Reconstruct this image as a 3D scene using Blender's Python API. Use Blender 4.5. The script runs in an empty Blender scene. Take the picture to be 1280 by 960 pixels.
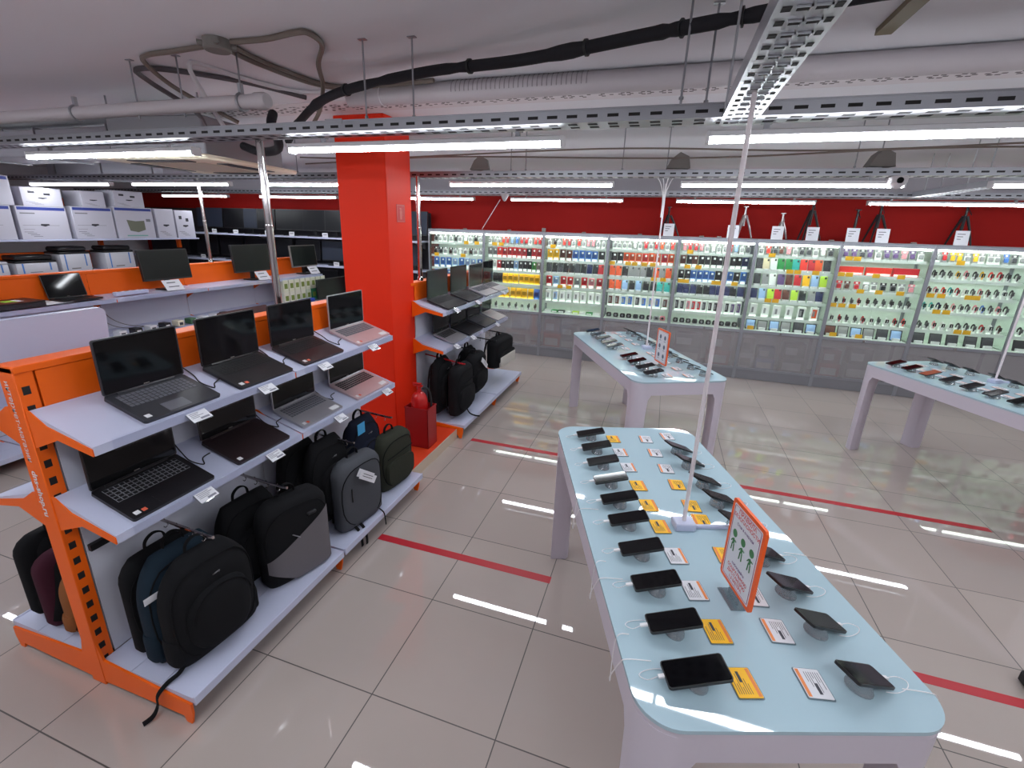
import bpy, bmesh, math, random
from mathutils import Matrix, Vector, Euler
random.seed(7)
S = bpy.context.scene
COL = S.collection
R = math.radians
S.view_settings.view_transform = 'Standard'
S.view_settings.look = 'None'
S.view_settings.exposure = 0.58

# ------------------------------------------------------------------ materials
def lin(c):
    return tuple(((v/255)/12.92 if v/255 <= .04045 else ((v/255+.055)/1.055)**2.4) for v in c)
MC = {}
def mat(name, col, rough=.5, metal=0., emit=None, es=0., spec=.5, bump=0., bscale=200., var=0.):
    if name in MC: return MC[name]
    m = bpy.data.materials.new(name); m.use_nodes = True
    nt = m.node_tree; b = nt.nodes['Principled BSDF']
    c = lin(col)
    b.inputs['Base Color'].default_value = (*c, 1)
    b.inputs['Roughness'].default_value = rough
    b.inputs['Metallic'].default_value = metal
    b.inputs['Specular IOR Level'].default_value = spec
    if emit:
        b.inputs['Emission Color'].default_value = (*lin(emit), 1)
        b.inputs['Emission Strength'].default_value = es
    if bump or var:
        tc = nt.nodes.new('ShaderNodeTexCoord')
        n = nt.nodes.new('ShaderNodeTexNoise'); n.inputs['Scale'].default_value = bscale
        n.inputs['Detail'].default_value = 3
        nt.links.new(tc.outputs['Object'], n.inputs['Vector'])
        if bump:
            bp = nt.nodes.new('ShaderNodeBump'); bp.inputs['Strength'].default_value = bump
            bp.inputs['Distance'].default_value = .003
            nt.links.new(n.outputs['Fac'], bp.inputs['Height']); nt.links.new(bp.outputs['Normal'], b.inputs['Normal'])
        if var:
            r = nt.nodes.new('ShaderNodeMix'); r.data_type = 'RGBA'
            r.inputs[6].default_value = (*[v*(1-var) for v in c], 1); r.inputs[7].default_value = (*[min(1, v*(1+var)) for v in c], 1)
            nt.links.new(n.outputs['Fac'], r.inputs[0]); nt.links.new(r.outputs[2], b.inputs['Base Color'])
    MC[name] = m
    return m
def glassy(name, tint, refl_rough=.02, opacity=.0, facing=.06, film=None):
    """thin pane: see-through mixed with a fresnel sheen; opacity adds a diffuse film"""
    if name in MC: return MC[name]
    m = bpy.data.materials.new(name); m.use_nodes = True
    nt = m.node_tree; nt.nodes.clear()
    o = nt.nodes.new('ShaderNodeOutputMaterial'); t = nt.nodes.new('ShaderNodeBsdfTransparent')
    t.inputs[0].default_value = (*tint, 1)
    g = nt.nodes.new('ShaderNodeBsdfGlossy'); g.inputs['Roughness'].default_value = refl_rough
    g.inputs[0].default_value = (.9, .9, .9, 1)
    d = nt.nodes.new('ShaderNodeBsdfDiffuse'); d.inputs[0].default_value = (*(film or [v*.5 for v in tint]), 1)
    m1 = nt.nodes.new('ShaderNodeMixShader'); m1.inputs[0].default_value = opacity
    nt.links.new(t.outputs[0], m1.inputs[1]); nt.links.new(d.outputs[0], m1.inputs[2])
    lw = nt.nodes.new('ShaderNodeLayerWeight'); lw.inputs[0].default_value = .5
    pw = nt.nodes.new('ShaderNodeMath'); pw.operation = 'POWER'; pw.inputs[1].default_value = 4
    nt.links.new(lw.outputs['Facing'], pw.inputs[0])
    mx = nt.nodes.new('ShaderNodeMath'); mx.operation = 'MAXIMUM'; mx.inputs[1].default_value = facing
    nt.links.new(pw.outputs[0], mx.inputs[0])
    m2 = nt.nodes.new('ShaderNodeMixShader')
    nt.links.new(mx.outputs[0], m2.inputs[0]); nt.links.new(m1.outputs[0], m2.inputs[1]); nt.links.new(g.outputs[0], m2.inputs[2])
    nt.links.new(m2.outputs[0], o.inputs[0])
    MC[name] = m
    return m
def floor_mat():
    m = bpy.data.materials.new('polished_tile'); m.use_nodes = True
    nt = m.node_tree; b = nt.nodes['Principled BSDF']; L = nt.links
    tc = nt.nodes.new('ShaderNodeTexCoord')
    br = nt.nodes.new('ShaderNodeTexBrick'); br.offset = 0; br.squash = 1
    br.inputs['Scale'].default_value = 1; br.inputs['Brick Width'].default_value = .6; br.inputs['Row Height'].default_value = .6
    br.inputs['Mortar Size'].default_value = .0028; br.inputs['Mortar Smooth'].default_value = .1; br.inputs['Bias'].default_value = 0
    br.inputs['Color1'].default_value = (*lin((178, 166, 160)), 1); br.inputs['Color2'].default_value = (*lin((172, 160, 155)), 1)
    br.inputs['Mortar'].default_value = (*lin((62, 54, 52)), 1)
    L.new(tc.outputs['Object'], br.inputs['Vector'])
    n = nt.nodes.new('ShaderNodeTexNoise'); n.inputs['Scale'].default_value = 2.2; n.inputs['Detail'].default_value = 5
    L.new(tc.outputs['Object'], n.inputs['Vector'])
    mx = nt.nodes.new('ShaderNodeMix'); mx.data_type = 'RGBA'; mx.blend_type = 'MULTIPLY'
    cr = nt.nodes.new('ShaderNodeValToRGB'); cr.color_ramp.elements[0].color = (.93, .92, .92, 1); cr.color_ramp.elements[1].color = (1, 1, 1, 1)
    L.new(n.outputs['Fac'], cr.inputs[0]); mx.inputs[0].default_value = 1
    L.new(br.outputs['Color'], mx.inputs[6]); L.new(cr.outputs[0], mx.inputs[7]); L.new(mx.outputs[2], b.inputs['Base Color'])
    rr = nt.nodes.new('ShaderNodeMapRange'); rr.inputs[3].default_value = .02; rr.inputs[4].default_value = .5
    L.new(br.outputs['Fac'], rr.inputs[0]); L.new(rr.outputs[0], b.inputs['Roughness'])
    b.inputs['Specular IOR Level'].default_value = .95
    return m

WHITE = mat('white_enamel', (188, 192, 216), .42)
WHITEP = mat('white_paint', (196, 197, 210), .6)
PAPER = mat('white_paper', (216, 216, 222), .7)
INK = mat('ink', (60, 60, 70), .7)
ORANGE = mat('orange_enamel', (240, 100, 16), .42, spec=.3)
ORANGED = mat('orange_paint', (214, 62, 26), .5)
PILLAR = mat('red_orange_paint', (228, 46, 16), .55, spec=.2, var=.04, bscale=2)
REDW = mat('dark_red_paint', (142, 18, 13), .7, spec=.15)
REDT = mat('red_tape', (176, 24, 40), .45)
BLACK = mat('black_plastic', (22, 22, 25), .4)
SLOT = mat('slot_dark', (18, 14, 16), .8)
RUBBER = mat('black_rubber', (20, 20, 24), .7)
SCREEN = mat('black_screen', (8, 8, 11), .06, spec=.3)
SCREENG = mat('dim_screen', (18, 23, 23), .15, spec=.4)
CHROME = mat('chrome', (200, 195, 195), .12, 1)
STEEL = mat('galvanised_steel', (150, 150, 156), .35, .85)
STEELB = mat('bright_galvanised_steel', (176, 178, 184), .28, .8)
ALU = mat('aluminium_profile', (150, 152, 160), .4, .5)
ALUD = mat('grey_panel', (128, 128, 134), .45, .2)
GREYP = mat('grey_plastic', (118, 112, 108), .6)
WPIPE = mat('white_pipe', (206, 200, 204), .5)
CREAM = mat('cream_plastic', (232, 224, 200), .5)
TABLEW = mat('table_lacquer', (200, 192, 204), .35)
TOPG = mat('mint_glass', (170, 194, 205), .03, spec=.55)
GEDGE = mat('glass_edge', (60, 92, 96), .1)
RAIL = glassy('clear_rail', (.97, .98, 1), .05, .0, .04)
PENC = mat('pale_ink', (128, 128, 140), .7)
CLEAR = glassy('clear_acrylic', (.86, .9, .92), .05, .12, .1)
GLASS = glassy('showcase_glass', (.97, .99, .98), .01, 0, .035)
GSHELF = glassy('shelf_glass', (.93, .97, .94), .02, .04, .03)
GLOW = glassy('tinted_lower_glass', (.8, .8, .82), .1, .36, .1, (.5, .48, .5))
STANDM = glassy('acrylic_stand', (.8, .84, .86), .08, .35, .14, (.42, .45, .48))
YEL = mat('yellow_card', (246, 186, 26), .55)
LED = mat('led_diffuser', (255, 255, 255), .5, emit=(243, 249, 255), es=34)
LEDC = mat('showcase_led', (255, 255, 255), .5, emit=(246, 255, 246), es=6.5)
LEDS = mat('showcase_led_soft', (255, 255, 255), .5, emit=(244, 255, 244), es=4.6)

# ------------------------------------------------------------------ mesh builder
class MB:
    def __init__(s): s.v = []; s.f = []; s.m = []
    def add(s, vs, fs, mi=0, M=None):
        o = len(s.v)
        s.v += [tuple(M @ Vector(p)) for p in vs] if M else [tuple(p) for p in vs]
        s.f += [tuple(i+o for i in f) for f in fs]; s.m += [mi]*len(fs)
        return s
    def box(s, x0, x1, y0, y1, z0, z1, mi=0, M=None):
        v = [(x, y, z) for z in (z0, z1) for y in (y0, y1) for x in (x0, x1)]
        return s.add(v, [(0, 2, 3, 1), (4, 5, 7, 6), (0, 1, 5, 4), (2, 6, 7, 3), (0, 4, 6, 2), (1, 3, 7, 5)], mi, M)
    def cbox(s, x0, x1, y0, y1, z0, z1, c=.004, mi=0, M=None, seg=1):
        bm = bmesh.new(); bmesh.ops.create_cube(bm, size=1)
        for v in bm.verts:
            v.co = ((x0+x1)/2+v.co.x*(x1-x0), (y0+y1)/2+v.co.y*(y1-y0), (z0+z1)/2+v.co.z*(z1-z0))
        bmesh.ops.bevel(bm, geom=bm.edges[:], offset=c, segments=seg, profile=.5, affect='EDGES')
        return s.bm(bm, mi, M)
    def bm(s, bm, mi=0, M=None):
        bm.verts.index_update()
        s.add([tuple(v.co) for v in bm.verts], [tuple(v.index for v in f.verts) for f in bm.faces], mi, M)
        bm.free(); return s
    def prism(s, poly, z0, z1, mi=0, M=None):
        n = len(poly)
        v = [(x, y, z0) for x, y in poly]+[(x, y, z1) for x, y in poly]
        f = [tuple(range(n-1, -1, -1)), tuple(range(n, 2*n))]+[(i, (i+1) % n, n+(i+1) % n, n+i) for i in range(n)]
        return s.add(v, f, mi, M)
    def loft(s, rings, mi=0, M=None, cap=True):
        n = len(rings[0]); v = [p for r in rings for p in r]; f = []
        for k in range(len(rings)-1):
            for i in range(n):
                j = (i+1) % n
                f.append((k*n+i, k*n+j, (k+1)*n+j, (k+1)*n+i))
        if cap:
            f.append(tuple(range(n-1, -1, -1))); f.append(tuple((len(rings)-1)*n+i for i in range(n)))
        return s.add(v, f, mi, M)
    def lathe(s, prof, n=16, mi=0, M=None):
        return s.loft([[(r*math.cos(2*math.pi*i/n), r*math.sin(2*math.pi*i/n), z) for i in range(n)] for r, z in prof], mi, M)
    def tube(s, pts, r, n=8, mi=0, M=None, flat=None, closed=False):
        P = [Vector(p) for p in pts]; rings = []; up = None
        for i, p in enumerate(P):
            a = P[max(i-1, 0)]; b = P[min(i+1, len(P)-1)]
            if closed: a = P[i-1]; b = P[(i+1) % len(P)]
            t = (b-a).normalized() if (b-a).length > 1e-9 else Vector((0, 0, 1))
            if up is None:
                up = Vector((0, 0, 1)) if abs(t.z) < .9 else Vector((1, 0, 0))
            u = t.cross(up)
            if u.length < 1e-6: u = t.cross(Vector((0, 1, 0)))
            u.normalize(); w = u.cross(t).normalized(); up = w
            ru, rw = (r, r) if flat is None else (r, flat)
            if flat is None:
                rr = r[i] if isinstance(r, (list, tuple)) else r
                ru = rw = rr
            rings.append([tuple(p+u*ru*math.cos(2*math.pi*k/n)+w*rw*math.sin(2*math.pi*k/n)) for k in range(n)])
        if closed: rings.append(rings[0])
        return s.loft(rings, mi, M, cap=not closed)
    def cyl(s, p0, p1, r, n=12, mi=0, M=None): return s.tube([p0, p1], r, n, mi, M)
    def mesh(s, me, mi, M):
        return s.add([tuple(v.co) for v in me.vertices], [tuple(p.vertices) for p in me.polygons], mi, M)

def rrect(w, d, r, n=6, cx=0, cy=0):
    out = []
    for sx, sy, a0 in ((1, 1, 0), (-1, 1, 90), (-1, -1, 180), (1, -1, 270)):
        for k in range(n+1):
            a = R(a0+90*k/n)
            out.append((cx+sx*(w/2-r)+r*math.cos(a), cy+sy*(d/2-r)+r*math.sin(a)))
    return out
def bez(pts, n=8):
    """catmull-rom through the points"""
    P = [Vector(p) for p in pts]; out = []
    for i in range(len(P)-1):
        p0 = P[max(i-1, 0)]; p1 = P[i]; p2 = P[i+1]; p3 = P[min(i+2, len(P)-1)]
        for k in range(n):
            t = k/n
            out.append(.5*((2*p1)+(p2-p0)*t+(2*p0-5*p1+4*p2-p3)*t*t+(3*p1-p0-3*p2+p3)*t**3))
    out.append(P[-1]); return out

def build(name, mb, mats, ang=40):
    me = bpy.data.meshes.new(name)
    me.from_pydata(mb.v, [], mb.f)
    for m in (mats if isinstance(mats, (list, tuple)) else [mats]): me.materials.append(m)
    me.polygons.foreach_set('material_index', mb.m)
    bm = bmesh.new(); bm.from_mesh(me); bmesh.ops.recalc_face_normals(bm, faces=bm.faces); bm.to_mesh(me); bm.free()
    me.polygons.foreach_set('use_smooth', [True]*len(me.polygons))
    me.set_sharp_from_angle(angle=R(ang))
    me.update()
    return me
def link(name, me, parent=None, loc=(0, 0, 0), rot=(0, 0, 0)):
    o = bpy.data.objects.new(name, me); COL.objects.link(o)
    o.parent = parent; o.location = loc; o.rotation_euler = rot
    return o
def tag(o, label=None, cat=None, group=None, kind=None):
    if label: o['label'] = label
    if cat: o['category'] = cat
    if group: o['group'] = group
    if kind: o['kind'] = kind
    return o
def thing(name, label, cat, loc=(0, 0, 0), rot=(0, 0, 0), group=None):
    o = link(name, None, None, loc, rot); o.empty_display_size = .05
    return tag(o, label, cat, group)
def part(name, mb, mats, parent, label=None, ang=40, **k):
    return tag(link(name, build(name, mb, mats, ang), parent, **k), label)
def solo(name, mb, mats, label, cat, group=None, loc=(0, 0, 0), rot=(0, 0, 0), ang=40):
    return tag(link(name, build(name, mb, mats, ang), None, loc, rot), label, cat, group)
def struct(name, mb, mats, label=None):
    return tag(link(name, build(name, mb, mats)), label, None, None, 'structure')
FONT = {}
def text(body, size, bold=0.):
    k = (body, size, bold)
    if k in FONT: return FONT[k]
    cu = bpy.data.curves.new('t', 'FONT'); cu.body = body; cu.size = size; cu.align_x = 'CENTER'; cu.align_y = 'CENTER'; cu.offset = bold; cu.resolution_u = 2
    o = bpy.data.objects.new('t', cu); COL.objects.link(o); bpy.context.view_layer.update()
    me = bpy.data.meshes.new_from_object(o.evaluated_get(bpy.context.evaluated_depsgraph_get()))
    bpy.data.objects.remove(o); bpy.data.curves.remove(cu)
    FONT[k] = me; return me
ORD = ['first', 'second', 'third', 'fourth', 'fifth', 'sixth', 'seventh', 'eighth', 'ninth', 'tenth', 'eleventh', 'twelfth', 'thirteenth', 'fourteenth', 'fifteenth', 'sixteenth']
def frame(X, Y, Z, o=(0, 0, 0)):
    return Matrix(((X[0], Y[0], Z[0], o[0]), (X[1], Y[1], Z[1], o[1]), (X[2], Y[2], Z[2], o[2]), (0, 0, 0, 1)))

# ------------------------------------------------------------------ camera (solved from the tile grid, shelves and showcases)
def camera():
    pitch, roll, yaw = .301937, .029875, -.311821
    fw = Vector((math.sin(yaw)*math.cos(pitch), math.cos(yaw)*math.cos(pitch), -math.sin(pitch)))
    ri = Vector((math.cos(yaw), -math.sin(yaw), 0)); up = ri.cross(fw)
    r2 = math.cos(roll)*ri+math.sin(roll)*up; u2 = -math.sin(roll)*ri+math.cos(roll)*up
    cd = bpy.data.cameras.new('camera'); c = bpy.data.objects.new('camera', cd); COL.objects.link(c)
    cd.sensor_width = 36; cd.lens = 578.294/1280*36
    cd.shift_x = (640-633.856)/1280; cd.shift_y = -(480-464.381)/1280
    cd.clip_start = .05
    c.matrix_world = frame(r2, u2, -fw, (1.63199, -1.32761, 2.06))
    S.camera = c
camera()

# ------------------------------------------------------------------ room
X0, X1, Y0, Y1, ZC = -9.6, 8.6, -5.2, 6.5, 2.9
struct('floor', MB().box(X0, X1, Y0, Y1, -.1, 0), floor_mat())
struct('ceiling', MB().box(X0, X1, Y0, Y1, ZC, ZC+.1), mat('ceiling_plaster', (222, 220, 226), .9, bump=.15, bscale=30))
mb = MB().box(X0, X1, Y1, Y1+.1, 0, ZC)
struct('wall_back', mb, REDW)
struct('trim_1', MB().box(X0, X1, Y1-.02, Y1, 2.56, ZC), mat('grey_wall', (150, 146, 152), .8))
wm = mat('side_wall', (196, 190, 194), .8)
struct('wall_left', MB().box(X0-.1, X0, Y0, Y1, 0, ZC), wm)
struct('trim_2', MB().box(X0, X0+.02, Y0, Y1, 2.12, 2.36), ORANGE)
struct('wall_right', MB().box(X1, X1+.1, Y0, Y1, 0, ZC), wm)
struct('wall_front', MB().box(X0, X1, Y0-.1, Y0, 0, ZC), wm)

# pillar and plinth
t = tag(link('pillar', build('pillar', MB().cbox(-1.105, -.626, 2.262, 2.67, 0, ZC, .006), PILLAR)), 'orange-red square pillar standing at the end of the front laptop rack', 'pillar', None, 'structure')
pl = MB().box(-.62, -.155, 1.70, 2.60, .088, .1, 0).box(-.62, -.15, 1.70, 2.60, 0, .0879, 1).box(-.156, -.149, 1.70, 2.60, .0, .1, 1)
struct('plinth', pl, [ORANGED, mat('beige_tile', (196, 178, 158), .25)])
sg = thing('fire_extinguisher_sign', 'small red fire extinguisher sign stuck on the orange pillar', 'sign', (-.6255, 2.475, 2.15))
part('plate', MB().box(0, .002, -.07, .07, -.075, .075), mat('sign_red', (190, 24, 22), .4), sg)
mb = MB().box(.002, .0026, -.016, .016, -.05, .02).box(.002, .0026, -.008, .008, .02, .036).box(.002, .0026, -.02, .01, .036, .046).box(.002, .0026, .02, .026, -.02, .04)
mb.box(.002, .0026, -.064, -.06, -.069, .069).box(.002, .0026, .06, .064, -.069, .069).box(.002, .0026, -.06, .06, .065, .069).box(.002, .0026, -.06, .06, -.069, -.065)
part('pictogram', mb, mat('pale_pictogram', (206, 96, 86), .5), sg)
RED = mat('extinguisher_red', (186, 22, 22), .3)
REDB = mat('red_box_paint', (150, 20, 24), .4)
bx = thing('extinguisher_box', 'dark red open metal box standing on the orange plinth by the pillar', 'box', (-.325, 2.19, .1))
mb = MB()
for a in ((-.115, .115, -.085, -.081), (-.115, .115, .081, .085), (-.115, -.111, -.085, .085), (.111, .115, -.085, .085)): mb.box(*a, 0, .38)
mb.box(-.115, .115, -.085, .085, 0, .004)
part('shell', mb, REDB, bx)
part('rim', MB().box(-.118, .118, -.088, -.08, .372, .384).box(-.118, .118, .08, .088, .372, .384).box(-.118, -.11, -.08, .08, .372, .384).box(.11, .118, -.08, .08, .372, .384), REDB, bx)
fe = thing('fire_extinguisher', 'red fire extinguisher poking out of the dark red metal box', 'fire extinguisher', (-.335, 2.19, .105))
fe.scale = (1.16, 1.16, 1.06)
part('cylinder', MB().lathe([(.001, 0), (.06, 0), (.066, .01), (.066, .36), (.064, .41), (.055, .445), (.038, .468), (.02, .48), (.018, .5), (.001, .5)], 24), RED, fe)
part('valve', MB().cyl((0, 0, .5), (0, 0, .53), .014, 12).box(-.05, .03, -.009, .009, .528, .54).box(-.055, .02, -.009, .009, .548, .556).cyl((0, .01, .515), (0, .04, .515), .01), RED, fe)
part('hose', MB().tube(bez([(.02, .01, .51), (.06, .03, .5), (.075, .045, .42), (.076, .05, .3)], 6), .009, 8), RUBBER, fe, 'black rubber hose')

# floor tape
for i, (a, b, y, lab) in enumerate([(0, 1.207, .985, 'red floor tape between the front laptop rack and nearest table'),
        (2.27, 4.6, .975, 'red floor tape running right from the nearest phone table'),
        (.0, 1.42, 2.628, 'red floor tape in front of the far laptop rack'),
        (2.0, 4.19, 2.632, 'red floor tape crossing the floor before the right table')]):
    solo('floor_tape', MB().box(a, b, y-.029, y+.029, .0003, .0012), REDT, lab, 'floor tape', 'red distance tapes on the floor')
solo('black_bag', MB().cbox(3.528, 3.9, .99, 1.13, .003, .07, .012), RUBBER, 'black bag corner on the floor at the right edge', 'bag')

# ------------------------------------------------------------------ racks
def gondola(label, xc, y0, n, sides, shelves, name='display_rack', end_text=True, top=1.525, cover=True):
    """double sided rack running along +Y; sides: list of +1/-1; shelves: list of (side, z_back, z_front, depth)"""
    g = thing(name, label, 'display rack', (xc, y0, 0))
    L = n*1.0
    W = .036
    for k in range(n+1):
        y = k*L/n
        ya, yb = (0, .06) if k == 0 else ((y-.06, y) if k == n else (y-.03, y+.03))
        mb = MB().cbox(-.045, .045, ya, yb, 0, top-.005, .003)
        z = .12
        while z < top-.08:
            for sx in (1, -1):
                xx = .0452*sx
                mb.box(min(xx, xx-.002*sx), max(xx, xx-.002*sx)+.0003, ya+.014, yb-.022, z, z+.032, 1)
            z += .076
        p = part('upright', mb, [ORANGE, SLOT], g)
        if k == 0 and end_text:
            part('lettering', MB().mesh(text('интернет-магазин', .0385), 0, frame((0, 0, -1), (1, 0, 0), (0, -1, 0), (-.006, -.0012, 1.3))), PAPER, p, 'white slogan lettering reading down the post')
            part('lettering', MB().mesh(text('dns-shop.ru', .044, .001), 0, frame((0, 0, -1), (1, 0, 0), (0, -1, 0), (-.006, -.0012, .99))), PAPER, p, 'white web address reading down the post')
        for sx in sides:
            poly = [(.045, .02), (.045, .24), (.07, .15), (.585, .112), (.585, .06), (.57, .0), (.54, .0), (.53, .03)]
            M = frame((sx, 0, 0), (0, 0, 1), (0, 1, 0), (0, 0, 0))
            part('base_leg', MB().prism(poly, ya+(.002 if k == 0 else .02), ya+(.012 if k == 0 else .03), 0, M), ORANGE, g)
    mb = MB()
    for k in range(n):
        mb.box(-.028, .028, k*L/n+.031, (k+1)*L/n-.031, .14, .66).box(-.028, .028, k*L/n+.031, (k+1)*L/n-.031, .664, .9).box(-.028, .028, k*L/n+.031, (k+1)*L/n-.031, .904, 1.27)
    if cover:
        for k in range(n): mb.box(.0455, .05, k*L/n+(.002 if k else .064), (k+1)*L/n-.002, .145, 1.27)
    part('back_panel', mb, WHITEP, g, 'white back panel')
    mb = MB()
    for k in range(n): mb.box(-.03, .03, k*L/n+.031, (k+1)*L/n-.031, 1.273, top-.03)
    if cover:
        for k in range(n): mb.box(.0455, .049, k*L/n+(.002 if k else .064), (k+1)*L/n-.002, 1.273, top-.03)
    part('header_panel', mb, ORANGE, g, 'orange header panel')
    part('top_cap', MB().cbox(-.052, .052, 0, L, top-.028, top, .003), ORANGE, g)
    for sx in sides:
        mb = MB()
        for k in range(n):
            for a, b in ((.05, .225), (.228, .405), (.408, .59)):
                mb.box(min(sx*a, sx*b), max(sx*a, sx*b), k*L/n+.013, (k+1)*L/n-.001, .113, .14)
            mb.cbox(min(sx*.588, sx*.6), max(sx*.588, sx*.6), k*L/n+.013, (k+1)*L/n-.002, .1, .145, .003)
        part('base_shelf', mb, WHITE, g, 'white base shelf')
    for sx, zb, zf, dep in shelves:
        for k in range(n):
            ya, yb = k*L/n+.008, (k+1)*L/n-.003
            sl = (zb-zf)/dep
            def P(d, h): return (.05+d, zb-sl*d+h)
            prof = [P(0, 0), P(dep, 0), P(dep+.008, .004), P(dep+.008, -.032), P(dep-.004, -.032), P(dep-.004, -.018), P(0, -.018)]
            M = frame((sx, 0, 0), (0, 0, 1), (0, 1, 0))
            sh = part('shelf', MB().prism(prof, ya, yb, 0, M), WHITE, g, 'white sloping shelf' if sl > .05 else 'white shelf')
            for yy in (ya-.005, yb-.005) if k == n-1 else (ya-.005,):
                pr = [P(0, .006), P(.02, .008), P(dep*.3, -.018), P(dep+.004, -.006), P(dep+.004, -.034), P(dep*.45, -.052), P(.03, -.13), P(0, -.15)]
                part('bracket', MB().prism(pr, yy, yy+.005, 0, M), ORANGE, sh, 'orange bracket')
            pr = [P(dep+.009, .012), P(dep+.011, .012), P(dep+.014, -.034), P(dep+.012, -.034)]
            part('price_rail', MB().prism(pr, ya+.06, yb-.02, 0, M), RAIL, sh)
    return g
XG = -.61
gondola('orange and white double-sided laptop rack nearest the camera', XG, -.37, 2, (1, -1),
        [(1, 1.352, 1.262, .322), (1, .982, .888, .322), (-1, 1.352, 1.262, .322), (-1, .982, .888, .322)])
gondola('orange and white laptop rack beyond the orange pillar', XG-.063, 2.61, 2, (1, -1),
        [(1, 1.352, 1.266, .322), (1, .982, .895, .322), (-1, 1.352, 1.262, .322), (-1, .982, .888, .322)], end_text=False)
gondola('long orange and white rack with monitors behind the front rack', -3.86, -.2, 5, (1, -1),
        [(1, 1.285, 1.275, .36), (1, .92, .9, .42), (-1, 1.285, 1.275, .36)], end_text=False, cover=True)
gondola('tall orange and white rack of printers at far left', -6.97, 1.2, 3, (1, -1),
        [(1, 1.262, 1.26, .42), (1, .8, .8, .42)], end_text=False)
g = thing('storage_shelf', 'white high shelf carrying printer cartons at far left', 'shelf', (-6.97, 1.2, 0))
part('board', MB().cbox(-.35, .5, 0, 4.05, 1.695, 1.72, .003), WHITE, g)
for y in (.0, 1.35, 2.7, 4.0): part('upright', MB().box(-.03, .03, y, y+.05, 1.53, 1.695), ORANGE, g)

# ------------------------------------------------------------------ laptops
SILV = mat('silver_aluminium', (176, 174, 180), .35, .6)
SILVP = mat('pinkish_silver', (196, 172, 174), .35, .4)
DARKG = mat('dark_grey_shell', (44, 44, 50), .4)
BLKS = mat('black_shell', (24, 22, 25), .38)
MAROONK = mat('warm_black_shell', (38, 28, 30), .35)
KEYG = mat('grey_keys', (92, 92, 100), .5)
KEYK = mat('black_keys', (16, 16, 19), .5)
KEYE = mat('key_edge', (150, 150, 158), .5)
STICK = mat('white_sticker', (220, 220, 224), .5)
STICKO = mat('orange_sticker', (214, 96, 70), .5)
def laptop(label, loc, w=.36, d=.24, lh=.235, slope=17.5, rotz=90, lean=17.5, base=BLKS, key=KEYK, pad=None, stick=0, edge=False, group='laptops on display', lid=None, scr=SCREEN, glare=False):
    Mr = Matrix.Rotation(R(slope), 3, 'Y') @ Matrix.Rotation(R(rotz), 3, 'Z') if slope else Matrix.Rotation(R(rotz), 3, 'Z')
    o = thing('laptop', label, 'laptop', loc, Mr.to_euler(), group)
    b = part('base', MB().prism(rrect(w, d, .012), .003, .017).prism(rrect(w-.03, d-.03, .01), 0, .003, 1), [base, RUBBER], o)
    kb = MB().box(-w/2+.022, w/2-.022, d/2-.125, d/2-.022, .017, .0173, 1)
    nx, ny = 15, 5
    kw = (w-.052)/nx; kd = .098/ny
    for i in range(nx):
        for j in range(ny):
            x = -w/2+.026+i*kw; y = d/2-.122+j*kd
            if edge: kb.box(x+.0008, x+kw-.0008, y+.0008, y+kd-.0008, .0173, .0178, 2)
            kb.box(x+.0022, x+kw-.0022, y+.0022, y+kd-.0022, .0173, .0186, 0)
    part('keyboard', kb, [key, base if not edge else KEYK, KEYE], b)
    part('touchpad', MB().prism(rrect(.1, .062, .004, 3, -.01, -d/2+.045), .017, .0174), pad or base, b)
    if stick:
        mb = MB().box(-w/2+.02, -w/2+.042, -d/2+.018, -d/2+.04, .017, .0174, 0)
        if stick > 1: mb.box(-w/2+.05, -w/2+.068, -d/2+.018, -d/2+.036, .017, .0174, 1)
        if stick > 2: mb.box(w/2-.09, w/2-.02, -d/2+.015, -d/2+.05, .017, .0174, 0)
        part('sticker', mb, [STICK, STICKO], b)
    part('hinge', MB().cyl((-w/2+.05, d/2-.006, .018), (w/2-.05, d/2-.006, .018), .007, 8), lid or base, o)
    a = R(lean)
    ML = frame((1, 0, 0), (0, math.sin(a), math.cos(a)), (0, -math.cos(a), math.sin(a)), (0, d/2-.006, .02))
    ld = part('lid', MB().prism(rrect(w, lh, .01, 5, 0, lh/2), -.008, 0, 0, ML), lid or base, o)
    mb = MB().prism(rrect(w-.012, lh-.012, .006, 3, 0, lh/2), 0, .0008, 0, ML)
    mb.box(-.012, .012, .008, .012, .0008, .0012, 1, ML)
    part('screen', mb, [scr, GREYP], ld)
    return o
def ltop(y, zf=1.262, x=-.368): return (x-(.055 if y > 2 else 0), y, zf+.2795*(-.238-x)+.0005)
LG = 'laptops on the nearest rack'
laptop('grey-black laptop with light touchpad nearest the rack end, upper shelf', ltop(.012), .345, .235, .235, base=DARKG, key=KEYG, pad=KEYG, stick=1, group=LG)
laptop('black laptop second from the lettered post on the upper shelf', ltop(.462), .35, .25, .24, base=BLKS, stick=2, group=LG)
laptop('black laptop third from the lettered post on the upper shelf', ltop(.905), .355, .245, .242, base=MAROONK, stick=2, group=LG)
laptop('silver and pink laptop at the pillar end of the upper shelf', ltop(1.43), .385, .245, .235, base=SILVP, key=KEYG, pad=SILVP, stick=3, group=LG, lid=SILV)
laptop('black laptop with outlined keys nearest the post, lower shelf', ltop(-.1, .888), .365, .245, .25, base=BLKS, stick=2, edge=True, group=LG)
laptop('black laptop with plain dark deck, second on the lower shelf', ltop(.385, .888), .345, .25, .23, base=MAROONK, key=MAROONK, stick=1, group=LG)
laptop('silver-grey laptop with grey keys, third on the lower shelf', ltop(.855, .888), .36, .235, .23, base=SILV, key=KEYG, pad=SILV, stick=3, group=LG, lid=SILV)
laptop('pinkish laptop with black keys beside pillar, lower shelf', ltop(1.385, .888), .40, .245, .235, base=SILVP, key=KEYK, pad=SILVP, stick=3, group=LG, lid=SILV)
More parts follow.
